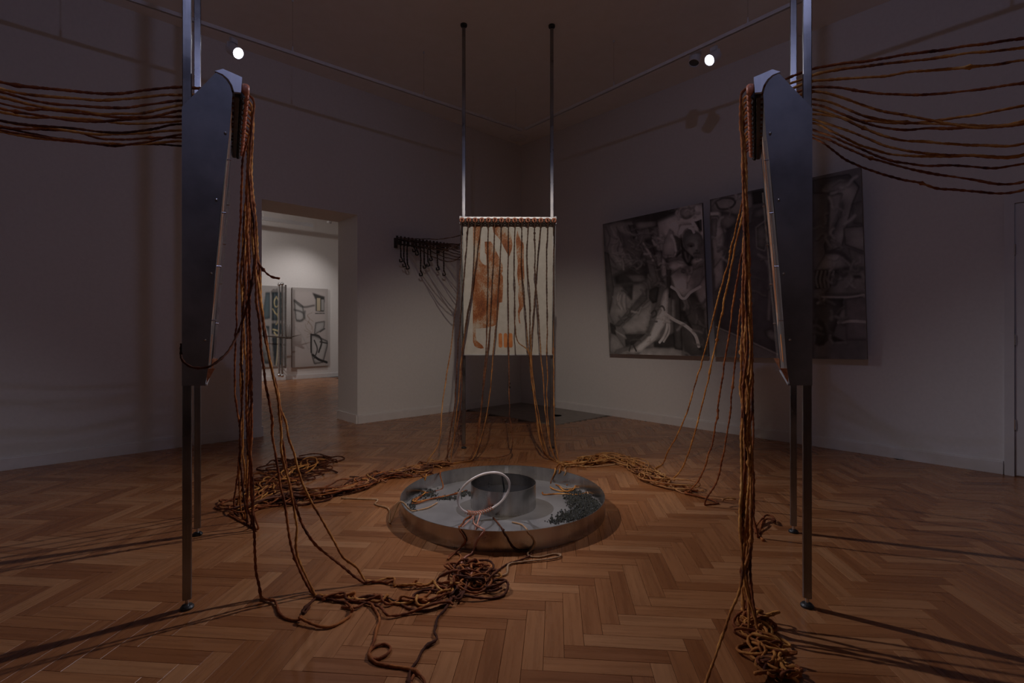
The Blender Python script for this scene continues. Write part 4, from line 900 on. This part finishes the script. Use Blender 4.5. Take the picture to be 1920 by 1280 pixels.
leftR = [
 ('b', [(455, 300), (452, 400), (447, 500), (443, 600), (440, 690), (443, 760), (449, 800), (447, 880), (440, 955)], GB, 'rust rope hanging outermost on the left of the left bundle'),
 ('b', [(457, 300), (458, 420), (452, 520), (456, 600), (451, 700), (455, 800), (448, 900), (452, 962)], GB, None),
 ('b', [(458, 300), (456, 450), (459, 540), (452, 640), (454, 740), (450, 820), (455, 920), (462, 985)], GA[::-1], None),
 ('b', [(460, 300), (460, 450), (456, 560), (455, 680), (452, 790), (458, 900), (447, 950)], GB, None),
 ('b', [(461, 300), (464, 450), (462, 560), (464, 680), (463, 780), (468, 880), (466, 950), (478, 992)], GA[::-1], None),
 ('b', [(463, 300), (466, 450), (466, 560), (468, 680), (470, 780), (470, 880), (476, 960), (484, 995)], GA[::-1], None),
 ('b', [(460, 300), (463, 480), (458, 580), (461, 700), (465, 800), (462, 900), (460, 975)], GB, None),
 ('b', [(463, 300), (468, 460), (464, 590), (468, 700), (463, 810), (473, 900), (470, 990)], GB, None),
 ('f', [(466, 300), (473, 400), (478, 470), (480, 540), (490, 640), (497, 700), (507, 770), (514, 830), (526, 900), (535, 960), (545, 1020), (566, 1075), (585, 1112)], GD, 'leftmost rope of the splayed bunch reaching the front heap'),
 ('f', [(465, 300), (472, 400), (476, 470), (486, 560), (503, 660), (519, 740), (530, 850), (545, 925), (556, 985), (556, 1030), (575, 1080), (592, 1116)], GD, 'rope in the middle of the splayed bunch bending to the floor'),
 ('f', [(468, 300), (476, 400), (479, 470), (490, 570), (505, 665), (521, 735), (534, 860), (556, 960), (590, 1020), (640, 1060), (680, 1096)], [(680, 1096), (705, 1092), (735, 1096), (790, 1101), (845, 1104), (880, 1098), (925, 1100)], 'rope of the splayed bunch lying straight towards the front heap'),
 ('f', [(470, 300), (478, 410), (483, 480), (493, 600), (510, 690), (527, 760), (545, 828), (560, 885), (585, 940), (612, 990), (643, 1042), (668, 1062), (685, 1092)], [(685, 1092), (720, 1091), (740, 1097), (800, 1102), (850, 1106), (890, 1092), (940, 1085)], 'rightmost rope of the splayed bunch, crossing in front of the doorway'),
 ('f', [(464, 300), (466, 500), (470, 700), (472, 880), (474, 980), (480, 1060), (488, 1122)], [(488, 1122), (530, 1148), (575, 1171), (612, 1181), (640, 1171), (662, 1152), (640, 1136), (600, 1124), (660, 1130), (720, 1150), (790, 1150), (850, 1140)], 'rope sweeping a wide curve on the floor at lower left')]
for k, (kind, path, gd, lab) in enumerate(leftR):
    # splayed ropes leave from the near beads, the bundle from the far ones
    n = len(leftR); kk = (k+5) % 13; i = LI(min(14, kk+1)); b0 = over(fL, i, 2.65); bp = b0[-1]
    d1 = fdepth(path[-1][1]); px0 = 960+bp.x/bp.y*K; py0 = HY-(bp.z-H)/bp.y*K
    path = [(px0, py0)]+[q for q in path if q[1] > py0+60]
    hang = drop(path, bp.y, d1)[1:-1]+[FL(*path[-1])+Vector((0, 0, RR))]
    wr = wall_run(fL, i, wallL[min(kk, 12)], rackL-eL*.19+Vector((0, 0, .02)), eR*(-1), kk, 13)
    if kind == 'b': tail = walk(gd, rng.uniform(.06, .14), int(rng.integers(5, 9)), .9, .05, rng.uniform(.4, .95), 120, .0, rng.uniform(.04, .10), int(rng.integers(6, 13)))
    else: tail = walk(gd, rng.uniform(.008, .03), 5, .25, .02, 1.0, 90, .0, .02, 6)
    make_rope(wr+b0+hang+tail[1:], mats[k % 5] if kind == 'b' else ('rope_rust', 'rope_gold')[k % 2], lab or 'rope in the tight bundle hanging from the left frame', 'ropes of the left frame' if lab is None else None, r=.0064, knots=5, wob=.0024)
# ---- right frame
nr0 = bead(fR_, 0).y < bead(fR_, 14).y
def RI(k): return k if nr0 else 14-k
wallR = [[(1530, 127), (1690, 105), (1920, 74)], [(1530, 138), (1700, 116), (1920, 90)], [(1530, 155), (1683, 139), (1920, 113)], [(1530, 187), (1700, 178), (1920, 155)],
         [(1530, 191), (1683, 215), (1920, 231)], [(1530, 193), (1633, 220), (1750, 232), (1920, 230)], [(1530, 224), (1650, 237), (1777, 240), (1920, 232)], [(1530, 225), (1666, 255), (1784, 269), (1920, 268)],
         [(1530, 248), (1676, 232), (1920, 200)], [(1530, 257), (1683, 280), (1817, 292), (1920, 289)], [(1530, 263), (1650, 285), (1800, 291), (1920, 290)], [(1530, 265), (1666, 299), (1784, 312), (1920, 310)],
         [(1530, 267), (1650, 302), (1784, 331), (1920, 340)], [(1530, 269), (1616, 314), (1717, 343), (1817, 358), (1920, 356)]]
GH = [(1405, 1150), (1418, 1180), (1428, 1210), (1440, 1240), (1455, 1262), (1475, 1285)]
rightR = [
 ('b', [(1396, 400), (1398, 520), (1400, 640), (1394, 740), (1398, 840), (1393, 940), (1396, 1040), (1388, 1072), (1396, 1110), (1412, 1160)], GH, None),
 ('b', [(1398, 400), (1401, 540), (1398, 660), (1402, 780), (1398, 900), (1400, 1000), (1402, 1060), (1396, 1100), (1408, 1165)], GH, None),
 ('b', [(1400, 400), (1403, 560), (1406, 660), (1400, 760), (1404, 880), (1397, 1000), (1393, 1060), (1404, 1110), (1420, 1180)], GH, None),
 ('b', [(1396, 420), (1396, 560), (1394, 680), (1390, 790), (1394, 880), (1388, 960), (1392, 1030), (1400, 1075), (1402, 1180)], GH, None),
 ('b', [(1400, 400), (1405, 540), (1408, 680), (1405, 760), (1409, 840), (1407, 940), (1404, 1040), (1395, 1080), (1412, 1140), (1424, 1200)], GH, None),
 ('b', [(1398, 400), (1400, 500), (1397, 620), (1401, 720), (1396, 820), (1399, 920), (1402, 1000), (1399, 1062), (1402, 1120), (1404, 1195)], GH, None),
 ('b', [(1402, 400), (1406, 600), (1411, 720), (1408, 820), (1412, 900), (1407, 990), (1405, 1060), (1410, 1120), (1418, 1190)], GH, None),
 ('b', [(1397, 400), (1394, 600), (1400, 700), (1392, 840), (1396, 960), (1400, 1060), (1392, 1110), (1400, 1170)], GH, None),
 ('b', [(1395, 380), (1392, 560), (1390, 700), (1388, 860), (1386, 980), (1392, 1060), (1384, 1110), (1350, 1200), (1322, 1290)], None, 'single rope splaying from the right bundle to the bottom edge'),
 ('s', [(1397, 330), (1387, 400), (1352, 540), (1312, 690), (1292, 760), (1272, 810), (1252, 850), (1243, 872)], GC[4::-1], 'leftmost of four single ropes fanning out from the right frame'),
 ('s', [(1398, 340), (1393, 400), (1371, 500), (1341, 650), (1311, 780), (1290, 850), (1275, 885), (1256, 905)], GC[5::-1], 'second from left of four single ropes fanning out from the right frame'),
 ('s', [(1399, 340), (1397, 420), (1376, 560), (1356, 700), (1336, 830), (1312, 900), (1292, 926)], GC[6::-1], 'third from left of four single ropes fanning out from the right frame'),
 ('s', [(1400, 340), (1399, 480), (1386, 600), (1376, 700), (1361, 830), (1346, 900), (1322, 948)], GC[7::-1], 'dark red rope nearest the right bundle, rightmost of four fanning ropes'),
 ('s', [(1404, 340), (1409, 600), (1413, 780), (1411, 880), (1414, 960), (1420, 1008)], [(1420, 1008), (1428, 990), (1440, 980), (1452, 985), (1440, 975), (1425, 985), (1418, 1000), (1432, 1018)], 'loose rope on the far side of the right bundle curling on the floor')]
for k, (kind, path, gd, lab) in enumerate(rightR):
    kk = k; i = RI(k); b0 = over(fR_, i, 2.735); bp = b0[-1]
    d1 = fdepth(path[-1][1]); px0 = 960+bp.x/bp.y*K; py0 = HY-(bp.z-H)/bp.y*K
    path = [(px0, py0)]+[q for q in path if q[1] > py0+50]
    hang = drop(path, bp.y, d1)[1:-1]+[FL(*path[-1])+Vector((0, 0, RR))]
    wr = wall_run(fR_, i, wallR[kk], rackR-eR*.19+Vector((0, 0, .02)), eL*(1), kk, 14)
    if gd is None: tail = [FL(1318, 1300), FL(1300, 1340)+Vector((0, 0, RR)), FL(1290, 1400)+Vector((0, 0, RR))]
    elif kind == 'b': tail = walk(gd, rng.uniform(.05, .11), int(rng.integers(5, 8)), .9, .05, 1.0, 60, .0)
    else: tail = walk(gd, rng.uniform(.03, .08) if k < 13 else .01, 5, .6, .03, rng.uniform(.6, .95), 110, .0, .05 if k < 13 else 0, 9)
    make_rope(wr+b0+hang+tail[1:], 'rope_rust' if k in (11, 12) else ('rope_gold' if kind == 'b' and k % 3 else 'rope_gold' if k in (9, 10) else 'rope_rust'), lab or 'rope in the tight bundle hanging from the right frame', 'ropes of the right frame' if lab is None else None, r=.0064, knots=5, wob=.0024)
# ---- dark strand looped round the left side plate
pts = [P3(478, 480, 2.9), P3(484, 492, 2.9), P3(496, 508, 2.88), P3(510, 519, 2.86), P3(524, 522, 2.85)]
make_rope([P3(476, 470, 2.9)]+pts, 'rope_rust', 'short rope end sticking out over the doorway from a knot', r=.006)
pts = [P3(478, 478, 2.78), P3(470, 540, 2.75), P3(452, 610, 2.7), P3(425, 660, 2.58), P3(395, 686, 2.50), P3(365, 690, 2.47), P3(346, 680, 2.46), P3(339, 665, 2.50), P3(340, 645, 2.56)]
make_rope(pts, 'rope_dark', 'dark rope looped round the foot of the left side plate', r=.006, wob=.001)
# ---- ropes of the front heap and into the tray
fr = [
 ([(850, 1110), (880, 1085), (868, 1068), (885, 1055), (915, 1058), (925, 1075), (905, 1090), (875, 1092), (862, 1075), (878, 1062), (905, 1070)], 'rope_dark', 'dark rope coiled in loops on top of the front heap'),
 ([(845, 1122), (870, 1100), (900, 1100), (935, 1092), (952, 1105), (940, 1120), (900, 1125), (865, 1120), (880, 1104), (920, 1110), (950, 1098)], 'rope_dark', 'dark rope making the right-hand loops of the front heap'),
 ([(860, 1115), (852, 1090), (866, 1100), (858, 1125), (845, 1105), (870, 1095), (862, 1130), (850, 1118), (872, 1108)], 'rope_dark', 'dark rope knotted tightly in the middle of the front heap'),
 ([(640, 1140), (668, 1142), (690, 1134), (706, 1146), (712, 1166), (704, 1182), (698, 1208), (690, 1230), (702, 1238), (726, 1230), (731, 1216), (714, 1211), (694, 1224), (700, 1242), (730, 1250), (762, 1255), (786, 1270), (792, 1290), (770, 1284), (776, 1270)], 'rope_rust', 'rope with a small round loop lying on the parquet at the bottom'),
 ([(850, 1120), (835, 1146), (820, 1166), (813, 1190), (819, 1203), (800, 1214), (784, 1236), (772, 1260), (766, 1290)], 'rope_dark', 'dark rope running from the front heap to the bottom edge'),
 ([(590, 1122), (650, 1130), (690, 1119), (742, 1131), (778, 1146), (820, 1142), (846, 1120), (800, 1110), (775, 1122), (790, 1138), (830, 1128)], 'rope_dark', 'dark wavy rope lying between the floor curve and the front heap'),
 ([(700, 1118), (740, 1128), (790, 1122), (820, 1104), (838, 1112), (812, 1130), (780, 1126)], 'rope_rust', 'thin rust rope meandering just left of the front heap'),
 ([(600, 1118), (575, 1135), (566, 1150), (570, 1152), (580, 1140)], 'rope_dark', 'short curled rope end beside the wide floor curve')]
for q, (L, mt, lab) in enumerate(fr):
    pts = [FL(x, y)+Vector((0, 0, RR+(.012*((j+q) % 3) if q < 3 else .003*(j % 2)))) for j, (x, y) in enumerate(L)]
    make_rope(pts, mt, lab, r=.0062, wob=.003)
r_ = np.random.default_rng(77)
for q, (cx, cy, sz) in enumerate(((872, 1098, .075), (902, 1092, .095), (884, 1072, .085))):
    c = FL(cx, cy); L = []; a = r_.uniform(0, 6.28)
    for k in range(30):
        rad = sz*(.35+.65*abs(math.sin(k*.43+q*1.3))); a += .75+.3*math.sin(k*.8+q)
        L.append(c+Vector((rad*1.25*math.cos(a)+.02*r_.normal()+.12*(k/29-.5), rad*math.sin(a)+.02*r_.normal()-.10*(k/29-.5), RR+.014*((k+q) % 4))))
    make_rope(L, 'rope_dark' if q % 2 else 'rope_rust', 'brown rope balled up within the front heap before the tray', 'balled ropes of the front heap', r=.006, wob=.002)
def rimpt(px, extra=0.0, z=.140):
    r = (px-960)/K; a = 1+r*r; b_ = -2*(r*TCx+TCy); c = TCx**2+TCy**2-(TR_+extra)**2; d = (-b_-math.sqrt(b_*b_-4*a*c))/(2*a); return Vector((r*d, d, z))
def over_rim(pin, prim, L, mt, lab, floor_pts):
    pts = [FL(x, y, .013)+Vector((0, 0, RR)) for x, y in pin]+[rimpt(prim, -.03, .128), rimpt(prim, -.003, .142), rimpt(prim+1, .009, .128)]
    for x, z in L: pts.append(rimpt(x, .012, z))
    pts += [FL(x, y)+Vector((0, 0, RR)) for x, y in floor_pts]
    make_rope(pts, mt, lab, r=.0052, wob=.0015)
over_rim([(884, 968), (872, 975), (868, 982)], 860, [(868, .095), (872, .06), (866, .025)], 'rope_rust', 'leftmost rope end hanging over the front rim of the tray', [(850, 1042), (840, 1050), (852, 1038), (864, 1044), (852, 1068), (860, 1085)])
over_rim([(890, 966), (888, 980), (892, 986)], 907, [(900, .095), (893, .055), (889, .02)], 'rope_pink', 'second rope end from the left over the front rim of the tray', [(884, 1040), (872, 1046), (865, 1062), (885, 1072), (870, 1090)])
over_rim([(925, 972), (933, 982), (938, 988)], 943, [(950, .10), (957, .055), (966, .02)], 'rope_dark', 'dark third rope end from the left over the front rim of the tray', [(978, 1035), (996, 1036), (986, 1048), (950, 1060), (920, 1085)])
over_rim([(960, 980), (978, 985)], 988, [(996, .10), (1003, .055), (1000, .02)], 'rope_pale', 'pale rope end at right over the front rim of the tray', [(990, 1042), (1010, 1046), (1040, 1040), (1052, 1044), (1030, 1050), (980, 1055), (955, 1060), (945, 1080), (900, 1078)])
def rim_back(px, extra, z):
    r = (px-960)/K; a = 1+r*r; b_ = -2*(r*TCx+TCy); c = TCx**2+TCy**2-(TR_+extra)**2; d = (-b_+math.sqrt(b_*b_-4*a*c))/(2*a); return Vector((r*d, d, z))
def from_back(fl, px, inside, mt, lab):
    pts = [FL(x, y)+Vector((0, 0, RR)) for x, y in fl]+[rim_back(px, .02, .10), rim_back(px, 0.004, .145), rim_back(px-1, -.016, .12)]
    pts += [FL(x, y, .013)+Vector((0, 0, RR+(q[0] if q else 0))) for x, y, *q in inside]
    make_rope(pts, mt, lab, r=.0056, wob=.002)
from_back([(1120, 868), (1085, 870), (1060, 868), (1046, 872)], 1042, [(1034, 905), (1036, 918, .01), (1060, 922), (1090, 914, .01), (1100, 922), (1080, 930, .01), (1050, 926), (1020, 928), (1017, 924)], 'rope_gold', 'golden rope looped inside the tray at right')
from_back([(1150, 866), (1100, 872), (1070, 870), (1054, 874)], 1050, [(1042, 900), (1048, 915, .012), (1066, 924, .01), (1078, 912, .015), (1062, 910)], 'rope_gold', 'golden rope bunched beside the looped one in the tray at right')
from_back([(1170, 870), (1110, 876), (1080, 874), (1062, 876)], 1060, [(1052, 905), (1058, 918, .01), (1094, 918, .012), (1104, 930)], 'rope_pale', 'pale rope crossing the loops in the tray at right')
from_back([(720, 896), (765, 892), (795, 886), (806, 888)], 826, [(830, 915), (812, 922), (794, 930, .01), (780, 940), (774, 946), (810, 938, .008), (850, 928), (875, 920)], 'rope_rust', 'rust rope twisted along the tray floor at left')
from_back([(700, 900), (750, 893), (780, 888), (792, 892)], 800, [(792, 918), (797, 928, .012), (786, 934), (776, 944, .01), (800, 938), (842, 930), (870, 922)], 'rope_gold', 'golden rope dropping into the tray at left')
pts = [FL(640, 935)+Vector((0, 0, RR)), FL(690, 937)+Vector((0, 0, RR)), FL(707, 938)+Vector((0, 0, RR)), FL(703, 946)+Vector((0, 0, RR)), FL(728, 955)+Vector((0, 0, RR))]
l0 = Vector((TCx-TR_*.93, TCy-TR_*.367, 0)); l1 = (l0-Vector((TCx, TCy, 0))).normalized()
pts += [l0+l1*.08+Vector((0, 0, RR)), l0+l1*.035+Vector((0, 0, .10)), l0+Vector((0, 0, .150)), l0-l1*.05+Vector((0, 0, .10)), FL(776, 957, .02), FL(800, 952, .02), FL(820, 942, .02)]
make_rope(pts, 'rope_pale', 'pale rope arching over the left rim of the tray', r=.0056, wob=.001)
# ---- loose dark tangle on the floor behind the left frame
loose = [([(500, 872), (512, 866), (545, 864), (580, 862), (606, 858), (622, 862), (610, 868), (585, 865), (560, 868), (540, 878), (515, 890), (490, 905)], 'dark rope in the farthest coil of the tangle by the doorway'),
         ([(490, 918), (530, 898), (565, 882), (590, 878), (592, 884), (570, 886), (545, 896), (575, 894), (590, 898), (575, 903), (540, 905), (505, 915)], 'dark rope in flat zigzag loops of the tangle behind the left frame'),
         ([(470, 935), (500, 922), (540, 912), (566, 910), (560, 916), (525, 918), (500, 928), (540, 926), (580, 925), (600, 930), (560, 936), (500, 940)], 'dark rope in the near coils of the tangle behind the left frame')]
r_ = np.random.default_rng(31)
for q, (cx, cy) in enumerate(((505, 905), (540, 892), (560, 878), (500, 940), (540, 930), (585, 866))):
    c = FL(cx, cy); L = []; a = r_.uniform(0, 6.28)
    for k in range(34):
        t_ = k/33; rad = .10+.10*abs(math.sin(k*.37+q)); a += .62+.25*math.sin(k*.9+q)
        L.append(c+Vector((rad*1.5*math.cos(a)+.30*(t_-.5)*(1 if q % 2 else -1)+.05*r_.normal(), rad*math.sin(a)*.8+.22*(t_-.5)+.04*r_.normal(), RR+.012*((k+q) % 3))))
    make_rope(L, 'rope_dark' if q % 3 else 'rope_rust', 'dark rope coiled over and over in the tangle behind the left frame', 'coils of the tangle behind the left frame', r=.0065, wob=.002)
for L, lab in loose:
    make_rope([FL(x, y)+Vector((0, 0, RR+.01*(j % 2))) for j, (x, y) in enumerate(L)], 'rope_dark', lab, r=.0065, wob=.003)
print('ropes', sum(1 for o in bpy.data.objects if o.name.startswith('rope') and o.parent is None))
